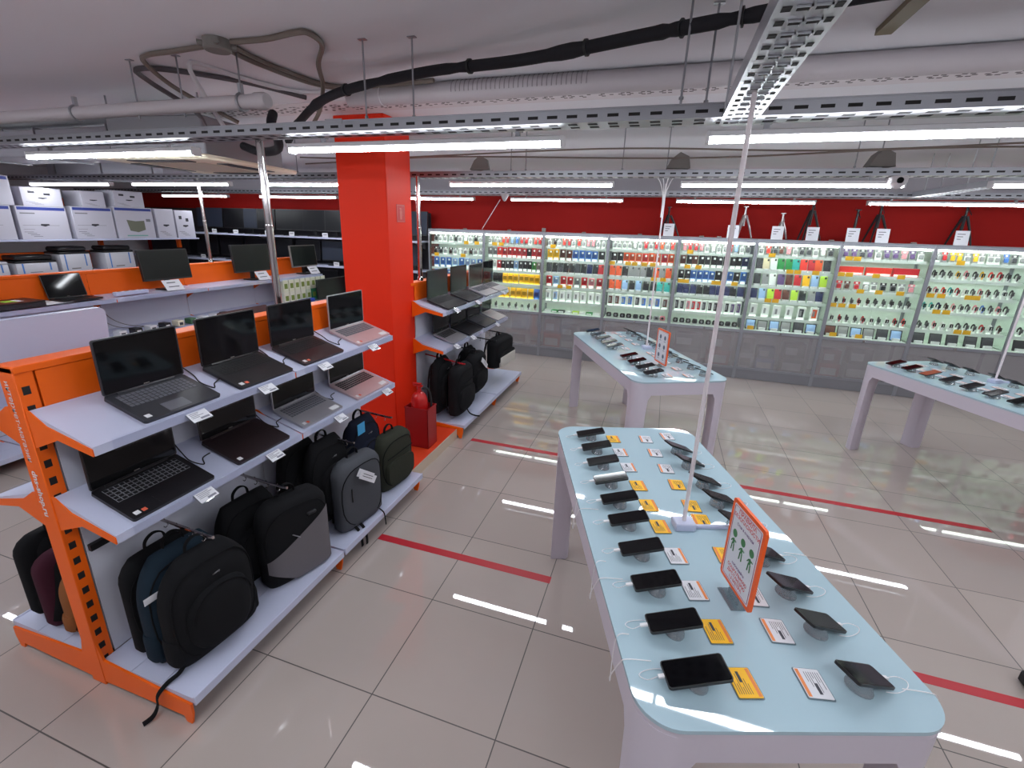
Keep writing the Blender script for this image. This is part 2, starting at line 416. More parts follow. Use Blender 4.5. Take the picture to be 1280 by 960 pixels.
LG = 'laptops on the far rack'
laptop('large black glossy laptop nearest the pillar on far upper shelf', ltop(2.985, 1.27), .46, .245, .275, base=BLKS, group=LG, scr=SCREENG)
laptop('black laptop second from pillar on the far upper shelf', ltop(3.5, 1.27), .43, .235, .28, base=BLKS, group=LG, scr=SCREENG)
laptop('silver laptop third from pillar on the far upper shelf', ltop(4.01, 1.27), .43, .24, .27, base=SILV, key=KEYG, pad=SILV, group=LG, scr=SCREENG)
laptop('grey laptop with mirror-like screen last on far upper shelf', ltop(4.44, 1.27), .36, .245, .28, base=SILV, key=KEYG, group=LG, lid=BLKS)
laptop('small grey laptop nearest the pillar on the far lower shelf', ltop(3.05, .9), .36, .24, .235, base=SILV, key=KEYK, pad=SILV, group=LG, lid=BLKS)
laptop('black laptop second from pillar on the far lower shelf', ltop(3.5, .9), .42, .24, .235, base=BLKS, group=LG)
laptop('dark grey laptop third from pillar on the far lower shelf', ltop(3.96, .9), .4, .25, .24, base=DARKG, key=KEYG, group=LG)
laptop('pale silver laptop last on the far lower shelf', ltop(4.4, .9), .34, .245, .22, base=SILV, key=SILV, group=LG, lid=SILV)
# seen from behind, on the other side of the nearest rack
def lback(y, x=-.852): return (x, y, 1.262+.2795*(x+.982)+.0005)
laptop('black laptop with its maroon lid back showing behind the rack', lback(.84), .36, .24, .19, slope=-17.5, rotz=-90, lean=8, base=BLKS, lid=mat('maroon_lid', (70, 40, 44), .4), group='laptops on the hidden side of the nearest rack')
aio = thing('all_in_one_computer', 'white rounded back of a large screen behind the nearest rack', 'computer', (-.9, -.14, 1.262))
part('screen_back', MB().prism(rrect(.62, .36, .03, 8, -.03, .21), -.012, .012, 0, frame((0, 1, 0), (.12, 0, .9927), (.9927, 0, -.12))), WHITE, aio)
part('display', MB().prism(rrect(.6, .33, .01, 4, -.03, .21), -.0125, -.0121, 0, frame((0, 1, 0), (.12, 0, .9927), (.9927, 0, -.12))), SCREEN, aio)
part('foot', MB().box(-.06, .04, -.12, .06, -.0, .012).box(-.015, .005, -.06, 0, .01, .08), WHITE, aio)

# power cables of the rack laptops
def cable(name, pts, label, r=.0028, m=RUBBER, cat='cable', group=None, n=8):
    return solo(name, MB().tube(bez(pts, n), r, 6), m, label, cat, group)
for y, lab in ((.235, 'first and second'), (.675, 'second and third'), (1.16, 'third and fourth')):
    z = lambda x: 1.262+.2795*(-.238-x)+.004
    cable('power_cable', [(-.37, y+.055, z(-.37)+.008), (-.36, y+.01, z(-.36)), (-.33, y-.02, z(-.33)), (-.40, y-.03, z(-.40)), (-.47, y-.005, z(-.47)), (-.55, y, z(-.55)+.01)],
          f'black power cable between the {lab} upper-shelf laptops', group='laptop power cables')
for y, lab in ((.15, 'first and second'), (.62, 'second and third'), (1.1, 'third and fourth')):
    z = lambda x: .888+.2795*(-.238-x)+.004
    cable('power_cable', [(-.40, y+.04, z(-.40)+.008), (-.40, y+.0, z(-.40)), (-.36, y-.03, z(-.36)), (-.42, y-.05, z(-.42)), (-.5, y-.03, z(-.5)), (-.555, y-.02, z(-.555)+.02)],
          f'black power cable between the {lab} lower-shelf laptops', group='laptop power cables')

# price tags on shelf edges
def price_tag(y, z, label, group, yaw=0, x=-.21, s=1):
    t = thing('price_tag', label, 'price tag', (x, y, z), (0, 0, R(yaw)), group)
    n = Vector((.55, 0, .83)); M = frame((0, 1, 0), (-.83, 0, .55), n, (0, 0, 0))
    w, h = .088*s, .058*s
    part('holder', MB().box(-w/2-.003, w/2+.003, -h/2-.003, h/2+.003, -.002, -.0002, 0, M).box(-.012, .012, h/2, h/2+.02, -.002, -.0005, 0, M), CLEAR, t)
    mb = MB().box(-w/2, w/2, -h/2, h/2, 0, .0012, 0, M)
    for k in range(4): mb.box(-w/2+.008, -w/2+.008+w*random.uniform(.35, .8), h/2-.014-k*.008, h/2-.011-k*.008, .0012, .0015, 1, M)
    mb.box(-.005, w/2-.008, -h/2+.006, -h/2+.016, .0012, .0015, 1, M)
    part('card', mb, [PAPER, PENC], t)
for y, lab in ((.03, 'nearest laptop'), (.413, 'second laptop'), (.848, 'third laptop'), (1.348, 'silver laptop by the pillar')):
    price_tag(y, 1.24, f'white price tag below the {lab}, upper shelf of near rack', 'price tags on the nearest rack')
for y, lab in ((-.004, 'laptop with outlined keys'), (.403, 'second laptop'), (.95, 'silver-grey laptop'), (1.487, 'pinkish laptop')):
    price_tag(y, .866, f'white price tag below the {lab}, lower shelf of near rack', 'price tags on the nearest rack')
for y, lab in ((2.874, 'nearest'), (3.448, 'middle'), (4.33, 'farthest')):
    price_tag(y, 1.258, f'white price tag on far rack upper shelf edge, {lab} one', 'price tags on the far rack', x=-.265)
for y, lab in ((2.874, 'nearest'), (3.316, 'middle'), (4.108, 'farthest')):
    price_tag(y, .886, f'white price tag on far rack lower shelf edge, {lab} one', 'price tags on the far rack', x=-.265)

# ------------------------------------------------------------------ hooks and backpacks
def hook(x, y, z, ln, label, m=CHROME, group='display hooks under the racks', zr=0.03):
    t = thing('display_hook', label, 'hook', (x, y, z), (0, 0, 0), group)
    part('bar', MB().tube([(0, 0, zr), (ln*.96, 0, 0), (ln, 0, .004)], .0075, 8), m, t)
    part('wall_plate', MB().box(-.004, .004, -.03, .03, zr-.03, zr+.03), m, t)
    for k in range(4):
        xx = ln*(.35+.17*k)
        pts = [(xx, .0, .012+zr*(1-xx/ln)), (xx, .004, -.012+zr*(1-xx/ln)), (xx, .012, -.026+zr*(1-xx/ln)), (xx, .0, -.036+zr*(1-xx/ln)), (xx, -.008, -.026+zr*(1-xx/ln))]
        part('hanger', MB().tube(bez(pts, 4), .002, 6), m, t)
XH = XG+.035
for y, lab in ((-.07, 'nearest the lettered post'), (.37, 'second from the lettered post'), (.95, 'third, above the grey backpack'), (1.4, 'last, above the olive backpack')):
    hook(XH, y, .70, .45, f'chrome bag hook under the near rack, {lab}')
hook(XH-.055, 2.86, .71, .46, 'red bag hook at the pillar end of the far rack', mat('red_hook', (176, 20, 30), .35), zr=.06)
for y, lab in ((3.33, 'second from pillar'), (3.86, 'third from pillar'), (4.3, 'farthest from pillar')):
    hook(XH-.055, y, .735, .44, f'black bag hook under the far rack, {lab}', BLACK)
solo('display_hook', MB().box(-.565, -.54, -.3, .18, .685, .715).box(-.54, -.5, .10, .18, .69, .7), BLACK, 'black hook rail on the white back panel near the post', 'hook', 'display hooks under the racks')

def fabric(name, c, b=.5, var=.12): return mat(name, c, .9, bump=b, bscale=420, var=var, spec=.2)
FBLK = fabric('black_nylon', (20, 20, 23)); FBLK2 = fabric('soft_black_nylon', (15, 15, 18)); FTEAL = fabric('dark_teal_nylon', (26, 40, 52)); FNAVY = fabric('navy_nylon', (22, 26, 42))
FGREY = fabric('grey_melange', (74, 76, 82), .5, .2); FOLIVE = fabric('olive_nylon', (48, 50, 42)); FLG = fabric('ash_grey_panel', (106, 102, 106), .4, .15)
FMAR = fabric('maroon_nylon', (64, 28, 42)); FBRN = fabric('tan_brown_cloth', (138, 86, 50)); WEB = fabric('black_webbing', (14, 14, 17)); ZIP = mat('zip_metal', (150, 150, 154), .35, .8)
def ring(w, d, z, cy=0, n=28, e=3.2, lean=0):
    out = []
    for k in range(n):
        a = 2*math.pi*k/n; c, s = math.cos(a), math.sin(a)
        out.append((w/2*math.copysign(abs(c)**(2/e), c), cy+d/2*math.copysign(abs(s)**(2/e), s), z))
    return out
def backpack(label, loc, w, h, d, m, rotz=90, style='round', pocket=None, tag_white=False, tail=None, group='backpacks under the near rack', extra=None, top=.62, plain=False):
    """local: front is -y, origin at bottom centre"""
    o = thing('backpack', label, 'backpack', loc, (0, 0, R(rotz)), group)
    rs = []
    N = 16
    for k in range(N+1):
        t = k/N
        if style == 'boxy': fw = 1-.30*max(0, (t-.78)/.22)**2.4-.08*max(0, (.06-t)/.06)
        else: fw = (1-max(0, (t-.55)/.45)**2.4*(1-top)) if t > .55 else (1-.12*max(0, (.12-t)/.12)**2)
        fd = (1-.75*max(0, (t-.72)/.28)**2.2)*(1-.35*max(0, (.1-t)/.1)**2)
        if style == 'boxy': fd = (1-.45*max(0, (t-.88)/.12)**2)*(1-.2*max(0, (.06-t)/.06)**2)
        rs.append(ring(w*fw, d*fd, h*t, .0+d*.12*(1-fd)))
    body = part('body', MB().loft(rs), m, o, ang=60)
    pm = pocket or m
    # piping seams around the front face
    def fy(x, z):
        r0 = rs[min(N-1, max(0, int(z/h*N)))]
        ww = max(p[0] for p in r0); dd = -min(p[1] for p in r0); e = 3.2
        u = min(.999, abs(x)/ww)
        return -(dd)*(1-u**e)**(1/e)
    def seam(sc, z0, z1, r=.004, k=24, sq=3.):
        pts = []
        for i in range(k):
            a = 2*math.pi*i/k; c, s = math.cos(a), math.sin(a)
            x = w/2*sc*math.copysign(abs(c)**(2/sq), c)
            z = (z0+z1)/2+(z1-z0)/2*math.copysign(abs(s)**(2/sq), s)
            pts.append((x, fy(x, z)-.001, z))
        return pts
    if style == 'round':
        # domed front pocket
        rr = []
        for j, (sc, off) in enumerate(((1, .0), (1, .02), (.94, .04), (.8, .052), (.5, .058))):
            pts = []
            for i in range(28):
                a = 2*math.pi*i/28; c, s = math.cos(a), math.sin(a)
                x = w*.36*sc*math.copysign(abs(c)**(2/2.6), c)
                z = h*.40+h*.31*sc*math.copysign(abs(s)**(2/2.6), s)
                pts.append((x, min(-d*.3, fy(x, z)+.015)-off, z))
            rr.append(pts)
        fp = part('front_pocket', MB().loft(rr), pm, o, ang=60)
        part('zipper', MB().tube([(w*.34*math.cos(R(a)), -d*.5-.028, h*.45+h*.25*math.sin(R(a))) for a in range(5, 180, 10)], .004, 6), WEB, fp)
        part('puller', MB().tube(bez([(-.012, -d*.5-.008, h*.80), (-.012, -d*.5-.02, h*.82), (.01, -d*.5-.02, h*.825), (.012, -d*.5-.012, h*.80)], 4), .0028, 6), ZIP, o, 'pale metal zip puller')
    elif not plain:
        part('front_pocket', MB().loft([[(p[0]*.86*s2, -d*.5+off, h*.08+(p[2]-h*.08)) for p in [(w/2*math.copysign(abs(math.cos(a))**(.5), math.cos(a)), 0, h*.34+h*.22*math.copysign(abs(math.sin(a))**.5, math.sin(a))) for a in [2*math.pi*i/28 for i in range(28)]]] for s2, off in ((1, .02), (1, -.006), (.96, -.014))]), pm, o, ang=50)
        part('zipper', MB().tube([(x*w, -d*.5-.003, h*.66+.01*math.sin(x*3)) for x in (-.4, -.2, 0, .2, .4)], .0035, 6), WEB, o)
    sm = seam(.93, h*.05, h*.93)
    part('seam', MB().tube([Vector(p) for p in sm], .0035, 6, closed=True), WEB, body)
    part('carry_handle', MB().tube(bez([(-.045, d*.2, h*.93), (-.04, d*.2, h+.03), (0, d*.2, h+.055), (.04, d*.2, h+.03), (.045, d*.2, h*.93)], 6), .011, 8, flat=.004), WEB, o)
    for sx in (-1, 1):
        pts = bez([(sx*w*.2, d*.34, h*.93), (sx*w*.26, d*.62, h*.8), (sx*w*.34, d*.66, h*.45), (sx*w*.42, d*.45, h*.1)], 6)
        part('shoulder_strap', MB().tube(pts, .026, 8, flat=.008), WEB, o)
        if style == 'round':
            part('side_pocket', MB().loft([[(sx*(w*.455)+.028*math.cos(2*math.pi*i/14)*s3, d*.36*math.sin(2*math.pi*i/14)*s3, z) for i in range(14)] for z, s3 in ((h*.06, .7), (h*.1, 1), (h*.28, 1), (h*.33, .85))]), pm, o, ang=60)
    if tag_white:
        Mt = Matrix.Translation((-w*.02, -d*.5-.03, h*.76)) @ Matrix.Rotation(R(38), 4, 'Y') @ Matrix.Scale(1.35, 4)
        mb = MB().box(-.07, .05, -.001, .001, -.016, .022, 0, Mt).box(-.062, .058, -.012, -.01, -.022, .014, 0, Mt)
        for k in range(2): mb.box(-.045, .03, -.0128, -.0121, .004-k*.011, .007-k*.011, 1, Mt)
        part('swing_tag', mb, [PAPER, INK], o, 'white paper swing tag')
    if tail:
        part('strap_tail', MB().tube(bez(tail, 6), .012, 6, flat=.003), WEB, o, 'loose webbing strap end')
    if extra: extra(o, w, h, d, fy)
    return o
def diag(o, w, h, d, fy):
    mb = MB(); n, m_ = 30, 14; g = []
    for i in range(n+1):
        u = -.475+.95*i/n
        lo = .025+max(0, (-u-.12)*.55); hi = min(.56+.40*u, .74)
        for j in range(m_+1):
            z = h*(lo+(hi-lo)*j/m_); g.append((u*w, fy(u*w, min(max(z, h*.08), h*.88))-.008, z))
    for i in range(n):
        for j in range(m_):
            q = i*(m_+1)+j; mb.f.append((q, q+m_+1, q+m_+2, q+1)); mb.m.append(0)
    mb.v = g
    part('front_panel', mb, FLG, o, 'pale grey diagonal front panel')
    part('slanted_zip', MB().tube([(-w*.12, -d*.5-.004, h*.60), (-w*.02, -d*.5-.008, h*.53)], .003, 6), ZIP, o)
    part('usb_port', MB().cbox(w*.12, w*.26, -d*.5-.012, -d*.5+.02, h*.74, h*.78, .006), RUBBER, o)
def greyzip(o, w, h, d, fy):
    part('zipper', MB().tube([(-w*.3, -d*.5-.001, h*z) for z in (.45, .55, .65)], .004, 6), RUBBER, o, 'short dark vertical zip')
    part('strap_tail', MB().tube(bez([(-.06, -.03, .03), (-.06, -.08, .01), (-.055, -.102, -.03), (-.05, -.104, -.09), (-.05, -.104, -.13)], 6), .012, 6, flat=.003), WEB, o, 'loose webbing strap end')
    part('strap_tail', MB().tube(bez([(.13, -.03, .03), (.135, -.09, .0), (.135, -.104, -.05), (.14, -.104, -.1)], 6), .006, 6, flat=.002), WEB, o, 'thin loose strap end')
def netpocket(o, w, h, d, fy):
    part('tag_card', MB().box(-w*.52, -w*.30, -d*.45, -d*.44, h*.7, h*.76), PAPER, o, 'white label tab')
bx = lambda front, d: front-d/2-.03
GR = 'backpacks under the near rack'
backpack('flat black laptop bag hanging behind the dark teal backpack', (bx(-.33, .08), -.13, .17), .35, .47, .08, FBLK, style='boxy', group=GR, rotz=88)
backpack('dark teal backpack squeezed behind the round black backpack', (bx(-.2, .12), -.12, .145), .38, .52, .13, FTEAL, group=GR, rotz=86, extra=netpocket, top=.6)
backpack('big round black backpack nearest the rack end, strap hanging down', (bx(-.075, .15), -.10, .145), .40, .51, .15, FBLK, group=GR, rotz=84, top=.5,
         tail=[(-.13, -.03, .07), (-.19, -.035, .015), (-.245, -.03, .004), (-.285, -.02, -.03), (-.29, -.01, -.09), (-.31, .0, -.13), (-.345, .01, -.139)])
backpack('plain black backpack behind the two-tone backpack', (bx(-.25, .13), .29, .145), .36, .50, .13, FBLK2, group=GR, rotz=86, top=.7)
backpack('two-tone backpack with pale grey diagonal panel', (bx(-.05, .16), .41, .142), .39, .49, .15, FBLK, rotz=73, style='boxy', group=GR, extra=diag, plain=True)
backpack('soft black backpack left of the grey one, against the panel', (bx(-.33, .11), .76, .19), .34, .56, .11, FBLK2, group=GR, rotz=92)
backpack('soft black backpack directly behind the grey backpack', (bx(-.19, .11), .85, .19), .36, .56, .12, FBLK2, group=GR, rotz=88)
backpack('grey melange backpack with white swing tag and hanging straps', (bx(-.02, .14), .94, .145), .38, .47, .14, FGREY, style='boxy', group=GR, rotz=82, tag_white=True, plain=True, extra=greyzip,
         tail=[(-.1, -.03, .03), (-.1, -.075, .008), (-.095, -.098, -.03), (-.09, -.1, -.09), (-.088, -.1, -.125)])
backpack('navy backpack with blue tag behind the olive backpack', (bx(-.2, .13), 1.26, .19), .33, .54, .13, FNAVY, group=GR, rotz=88, top=.65)
backpack('olive backpack with horizontal zip at the pillar end', (bx(-.05, .15), 1.43, .15), .36, .42, .15, FOLIVE, style='boxy', group=GR, rotz=83)
solo('blue_label', MB().box(-.22, -.218, 1.12, 1.2, .66, .74), mat('blue_label', (60, 150, 200), .5), 'light blue tag hanging on the third hook of near rack', 'tag')
GR = 'backpacks under the far rack'
backpack('large black backpack nearest the pillar against the panel', (-.05+bx(-.28, .13), 2.83, .2), .40, .56, .13, FBLK, group=GR, top=.6)
backpack('boxy black backpack in front at pillar end of far rack', (-.05+bx(-.07, .15), 2.87, .2), .42, .5, .16, FBLK, style='boxy', group=GR, tail=[(0, -.06, .05), (.0, -.1, -.02), (.02, -.16, -.05), (.04, -.2, -.055)])
backpack('black backpack at middle of far rack with white and blue tag', (-.05+bx(-.1, .15), 3.36, .26), .40, .44, .15, FBLK, style='boxy', group=GR, tag_white=True)
backpack('soft black backpack behind the tagged one, far rack', (-.05+bx(-.27, .12), 3.5, .2), .38, .52, .12, FBLK2, group=GR)
def whiteband(o, w, h, d, fy):
    part('front_flap', MB().cbox(-w*.42, w*.42, -d*.5-.022, -d*.5+.01, h*.05, h*.42, .01), fabric('off_white_cloth', (190, 186, 180)), o, 'off-white lower flap')
backpack('black shoulder bag with off-white lower flap, farthest on rack', (-.05+bx(-.04, .2), 4.1, .38), .56, .36, .2, FBLK, style='boxy', group=GR, rotz=86, extra=whiteband)
GR = 'bags on the hidden side of the near rack'
backpack('black bag leftmost beyond the lettered post', (-1.10, -.15, .17), .34, .42, .1, FBLK, rotz=-90, style='boxy', group=GR)
backpack('maroon bag hanging between the black and brown bags', (-.97, -.17, .15), .32, .38, .1, FMAR, rotz=-90, style='boxy', group=GR)
backpack('small tan brown backpack right beside the lettered post', (-.82, -.17, .15), .30, .33, .12, FBRN, rotz=-94, group=GR)

# ------------------------------------------------------------------ phone tables
CABW = mat('white_cable', (226, 224, 226), .5)
CLIP = mat('clear_stand_shadow', (150, 156, 162), .2)
def table(label, cx, cy, deg, w, l, zt, tname):
    t = thing('display_table', label, 'table', (cx, cy, 0), (0, 0, R(deg)), 'phone display tables')
    part('glass_top', MB().prism(rrect(w, l, .11, 10), zt-.012, zt), TOPG, t, 'pale mint glass top', ang=30)
    ap = MB().prism(rrect(w-.006, l-.006, .108, 10), zt-.03, zt-.0125)
    i = .012
    ap.box(-w/2+.1501, w/2-.1501, -l/2+.003, -l/2+.028, zt-.115, zt-.03).box(-w/2+.1501, w/2-.1501, l/2-.028, l/2-.003, zt-.115, zt-.03)
    ap.box(-w/2+.003, -w/2+.028, -l/2+.1501, l/2-.1501, zt-.115, zt-.03).box(w/2-.028, w/2-.003, -l/2+.1501, l/2-.1501, zt-.115, zt-.03)
    part('apron', ap, TABLEW, t)
    for sx in (-1, 1):
        for sy in (-1, 1):
            def prof(L):  # leg section with a big outer radius
                return [(L, .003), (L, L*.85), (L*.85, L), (.003, L)]+[(.108+.105*math.cos(R(180+90*k/8)), .108+.105*math.sin(R(180+90*k/8))) for k in range(9)]
            rings = [[(sx*(w/2-x), sy*(l/2-y), z) for x, y in prof(L)] for z, L in ((0, .116), (zt-.3, .118), (zt-.16, .125), (zt-.115, .15), (zt-.0301, .15))]
            part('leg', MB().loft(rings), TABLEW, t, ang=50)
    return t
TABS = [('nearest', 1.809, .561, 19.2, .82, 1.82, .891), ('middle', 1.491, 3.352, 26.5, .84, 1.87, .905), ('right', 4.366, 3.273, 25.5, .82, 1.85, .9)]
for n, *a in TABS:
    table({'nearest': 'white phone table with mint glass top nearest the camera', 'middle': 'white phone table with mint glass top in the middle', 'right': 'white phone table with mint glass top at the right edge'}[n], *a, n)
def tw(T, x, y, z=0):
    _, cx, cy, deg, w, l, zt = T; a = R(deg)
    return (cx+x*math.cos(a)-y*math.sin(a), cy+x*math.sin(a)+y*math.cos(a), zt+z)
PH = {}
def phone(T, x, y, side, label, group, scr=SCREEN, body=BLACK, L=.158, W=.074, cable_on=True, yaw=0, tilt=11):
    """side -1: bottom toward the left long edge; top end raised toward table centre line... screen leans toward the visitor"""
    o = thing('smartphone', label, 'phone', tw(T, x, y, .0005), (0, 0, R(T[3]+(180 if side > 0 else 0)+yaw)), group)
    key = (scr.name, body.name, L, W, tilt)
    if key not in PH:
        M = Matrix.Translation((0, 0, .046)) @ Matrix.Rotation(R(-tilt), 4, 'Y')
        b = build('body', MB().prism(rrect(L, W, .009, 4), -.008, 0, 0, M), [body])
        s = build('screen', MB().prism(rrect(L-.006, W-.006, .007, 4), .0001, .0008, 0, M), [scr])
        PH[key] = (b, s)
    b = link('body', PH[key][0], o); link('screen', PH[key][1], b)
    if 'st' not in PH:
        mb = MB().loft([[(x0+.008+.03*c*math.cos(2*math.pi*i/18), .036*c*math.sin(2*math.pi*i/18), z) for i in range(18)] for z, c, x0 in ((0, 1, 0), (.004, 1, 0), (.006, .96, 0), (.018, .86, .002), (.034, .74, .004))])
        PH['st'] = build('stand', mb, [STANDM])
        PH['st2'] = 1
    if ('plug', tilt) not in PH:
        M = Matrix.Translation((0, 0, .046)) @ Matrix.Rotation(R(-tilt), 4, 'Y')
        PH[('plug', tilt)] = build('plug', MB().box(-L/2-.022, -L/2, -.005, .005, -.007, -.001, 0, M), [CABW])
    link('stand', PH['st'], o)
    if cable_on:
        p = link('charging_cable', build('charging_cable', MB().tube(bez([(-(L/2+.018)*math.cos(R(tilt)), 0, .042-(L/2+.018)*math.sin(R(tilt))), (-L/2-.04, .004, .006), (-L/2-.058, .02, .003), (-.12, .035, .002), (-.08, .04, .0022), (-.05, .03, .0022)], 5), .0012, 5), CABW), o)
        link('plug', PH[('plug', tilt)], p)
def ticket(T, x, y, label, group, yel=False, side=-1, yaw=0):
    o = thing('price_card', label, 'price card', tw(T, x, y, .0005), (0, 0, R(T[3]+(180 if side > 0 else 0)+yaw)), group)
    k = ('tk', yel)
    if k not in PH:
        w, h = .066, .088
        mb = MB().prism(rrect(w, h, .003, 2), .003, .0045).box(w/2-.011, w/2-.002, -h/2+.003, h/2-.003, .0045, .0049, 1)
        for j in range(7): mb.box(-w/2+.006+j*.006, -w/2+.0075+j*.006, -h/2+.01, -h/2+.01+(.05, .03, .06, .02, .055, .045, .03)[j], .0045, .0048, 2)
        mb.box(-.01, -.002, 0, h/2-.012, .0045, .0049, 2)
        PH[k] = (build('card', mb, [YEL if yel else PAPER, mat('card_orange', (226, 128, 60), .5), INK]), build('holder', MB().prism(rrect(w+.006, h+.006, .004, 2), 0, .0028), [CLEAR]))
    link('card', PH[k][0], o); link('holder', PH[k][1], o)
T = TABS[0]
REFL = mat('bluish_black_screen', (10, 11, 20), .05, spec=.6); WARMS = mat('warm_black_screen', (24, 12, 16), .07, spec=.5)
ys = [.735, .567, .40, .223, .058, -.095, -.274, -.448, -.616, -.784]
rowname = ['farthest', 'second farthest', 'third farthest', 'fourth farthest', 'fifth farthest', 'sixth farthest', 'fourth nearest', 'third nearest', 'second nearest', 'nearest']
GP, GT = 'phones on the nearest table', 'price cards on the nearest table'
yl = [1, 0, 0, 1, 1, 1, 0, 0, 1, 1]
for i, y in enumerate(ys):
    phone(T, -.235, y, -1, f'black phone on clear stand, left row of nearest table, {rowname[i]}', GP, L=.158 if i < 9 else .17, W=.072 if i < 9 else .082)
    ticket(T, -.097, y+.0, f'{"yellow" if yl[i] else "white"} price card in left row of nearest table, {rowname[i]}', GT, yl[i])
yr = [0, 0, 0, 1, 1, 1, 1, 0, 0, 0]
yR = [.575, .418, .23, .076, -.085, -.29, -.451, -.609, -.79]
rn = ['farthest', 'second farthest', 'third farthest', 'fourth farthest', 'fifth farthest', 'fourth nearest', 'third nearest', 'second nearest', 'nearest']
for i, y in enumerate(yR):
    phone(T, .225, y, 1, f'black phone leaning away on clear stand, right row of nearest table, {rn[i]}', GP, scr=[WARMS, WARMS, SCREEN, WARMS, WARMS, SCREEN, REFL, SCREENG, SCREEN][i], yaw=14, tilt=22)
yT = [.739, .568, .393, .237, .059, -.05, -.268, -.47, -.612, -.785]
for i, y in enumerate(yT):
    ticket(T, .095, y, f'{"yellow" if yr[i] else "white"} price card in right row of nearest table, {rowname[i]}', GT, yr[i], 1, -6)
ticket(T, .237, .786, 'white price card at the far right corner of nearest table', GT, 0, 1)

def safety_sign(T, x, ya, yb, z0, z1, label, figs):
    _, cx, cy, deg, w, l, zt = T
    o = thing('safety_sign', label, 'sign', tw(T, x, (ya+yb)/2, 0), (0, 0, R(deg-90)), 'upright signs on the tables')
    # local: face toward -y (table's -x side), width along x (x = -table y)
    W = yb-ya; H = z1-z0; zb = z0-zt
    M = frame((1, 0, 0), (0, 0, 1), (0, -1, 0), (0, 0, zb+H/2))
    fr = MB().prism(rrect(W, H, .012, 4), -.006, .004, 0, M)
    part('frame', fr, mat('sign_orange', (240, 92, 22), .4), o, 'orange frame')
    part('sheet', MB().prism(rrect(W-.026, H-.026, .006, 4), .0041, .0046, 0, M), PAPER, o)
    part('border', MB().tube([(x_*1, -.0048, zb+H/2+y_) for x_, y_ in rrect(W-.036, H-.036, .006, 3)], .0011, 4, closed=True), mat('sign_violet', (150, 40, 90), .5), o)
    part('foot', MB().box(-.05, .05, -.03, .03, 0, .004).box(-.03, .03, -.003, .003, .003, zb+.012), CLEAR, o, 'clear acrylic foot')
    RD = mat('sign_text_red', (206, 40, 50), .5); VI = mat('sign_text_violet', (90, 50, 110), .5); GN = mat('sign_green', (60, 120, 70), .5)
    def tx(b, s, y): return (text(b, s, .0004), frame((1, 0, 0), (0, 0, 1), (0, -1, 0), (0, -.0049, zb+H*y)))
    m1 = MB(); m1b = MB(); m2 = MB(); m3 = MB()
    if figs == 3:
        for b, s, y in (('ПРАВИЛА', .022, .90), ('БЕЗОПАСНОСТИ', .0185, .835), ('СОЦИАЛЬНУЮ', .0165, .225), ('ДИСТАНЦИЮ', .0165, .165), ('1,5 МЕТРА', .0165, .105)):
            me, MM = tx(b, s, y); (m1 if y > .5 else m1b).mesh(me, 0, MM)
        for b, s, y in (('Стоя в очереди', .0135, .755), ('соблюдайте', .013, .29)):
            me, MM = tx(b, s, y); m2.mesh(me, 0, MM)
        for k in (-1, 0, 1):
            X = k*.052; Z = zb+H*.53
            disc = lambda r, cx_, cz_, sx=1, sz=1: m3.prism([(cx_+r*sx*math.cos(2*math.pi*i/14), cz_+r*sz*math.sin(2*math.pi*i/14)) for i in range(14)], .0049, .0053, 0, frame((1, 0, 0), (0, 0, 1), (0, -1, 0)))
            disc(.013, X, Z+.03, 1, 1.1); disc(.007, X, Z-.0, .9, 1.6)
            m3.tube([(X-.005, -.0051, Z-.008), (X-.007, -.0051, Z-.035)], .0022, 5).tube([(X+.005, -.0051, Z-.008), (X+.007, -.0051, Z-.035)], .0022, 5)
            m3.tube([(X-.006, -.0051, Z+.006), (X-.014, -.0051, Z-.006)], .002, 5).tube([(X+.006, -.0051, Z+.006), (X+.015, -.0051, Z+.004)], .002, 5)
        part('heading_lettering', m1, RD, o); part('distance_lettering', m1b, RD, o); part('small_lettering', m2, VI, o); part('figures', m3, GN, o, 'three small green figures standing in line')
    else:
        for i in range(3):
            for j in (-1, 1):
                X = j*.042; Z = zb+H*(.78-.27*i)
                m3.prism([(X+.018*math.cos(2*math.pi*q/14), Z+.02*math.sin(2*math.pi*q/14)) for q in range(14)], .0049, .0053, 0, frame((1, 0, 0), (0, 0, 1), (0, -1, 0)))
                m3.box(X-.016, X+.016, -.0053, -.0049, Z-.034, Z-.029)
        part('pictograms', m3, mat('sign_slate', (80, 90, 110), .5), o)
safety_sign(TABS[0], .02, -.58, -.385, .925, 1.225, 'orange framed safety rules sign standing on the nearest table', 3)
safety_sign(TABS[1], 0, -.60, -.38, .932, 1.236, 'orange framed sign with six round pictograms on middle table', 6)
POLEM = mat('pole_white', (222, 212, 216), .4)
def power_pole(T, x, y, ztop, label, conduit=True):
    p = tw(T, x, y, 0)
    o = thing('power_pole', label, 'power pole', p, (0, 0, R(T[3])), 'white power poles rising from the tables')
    part('junction_box', MB().cbox(-.042, .042, -.032, .032, .0, .034, .004), WHITE, o)
    part('pole', MB().cyl((0, 0, .03), (0, 0, ztop-p[2]), .008, 12), POLEM, o)
    if conduit: part('conduit', MB().cbox(.042, .19, -.012, .004, .0, .014, .002), WHITE, o)
power_pole(TABS[0], .0, -.092, 2.49, 'white thin power pole with box on the nearest table')
power_pole(TABS[1], .148, .125, 2.49, 'white thin power pole rising from the middle table')
power_pole(TABS[2], .225, .25, 2.49, 'white thin power pole rising from the right table')

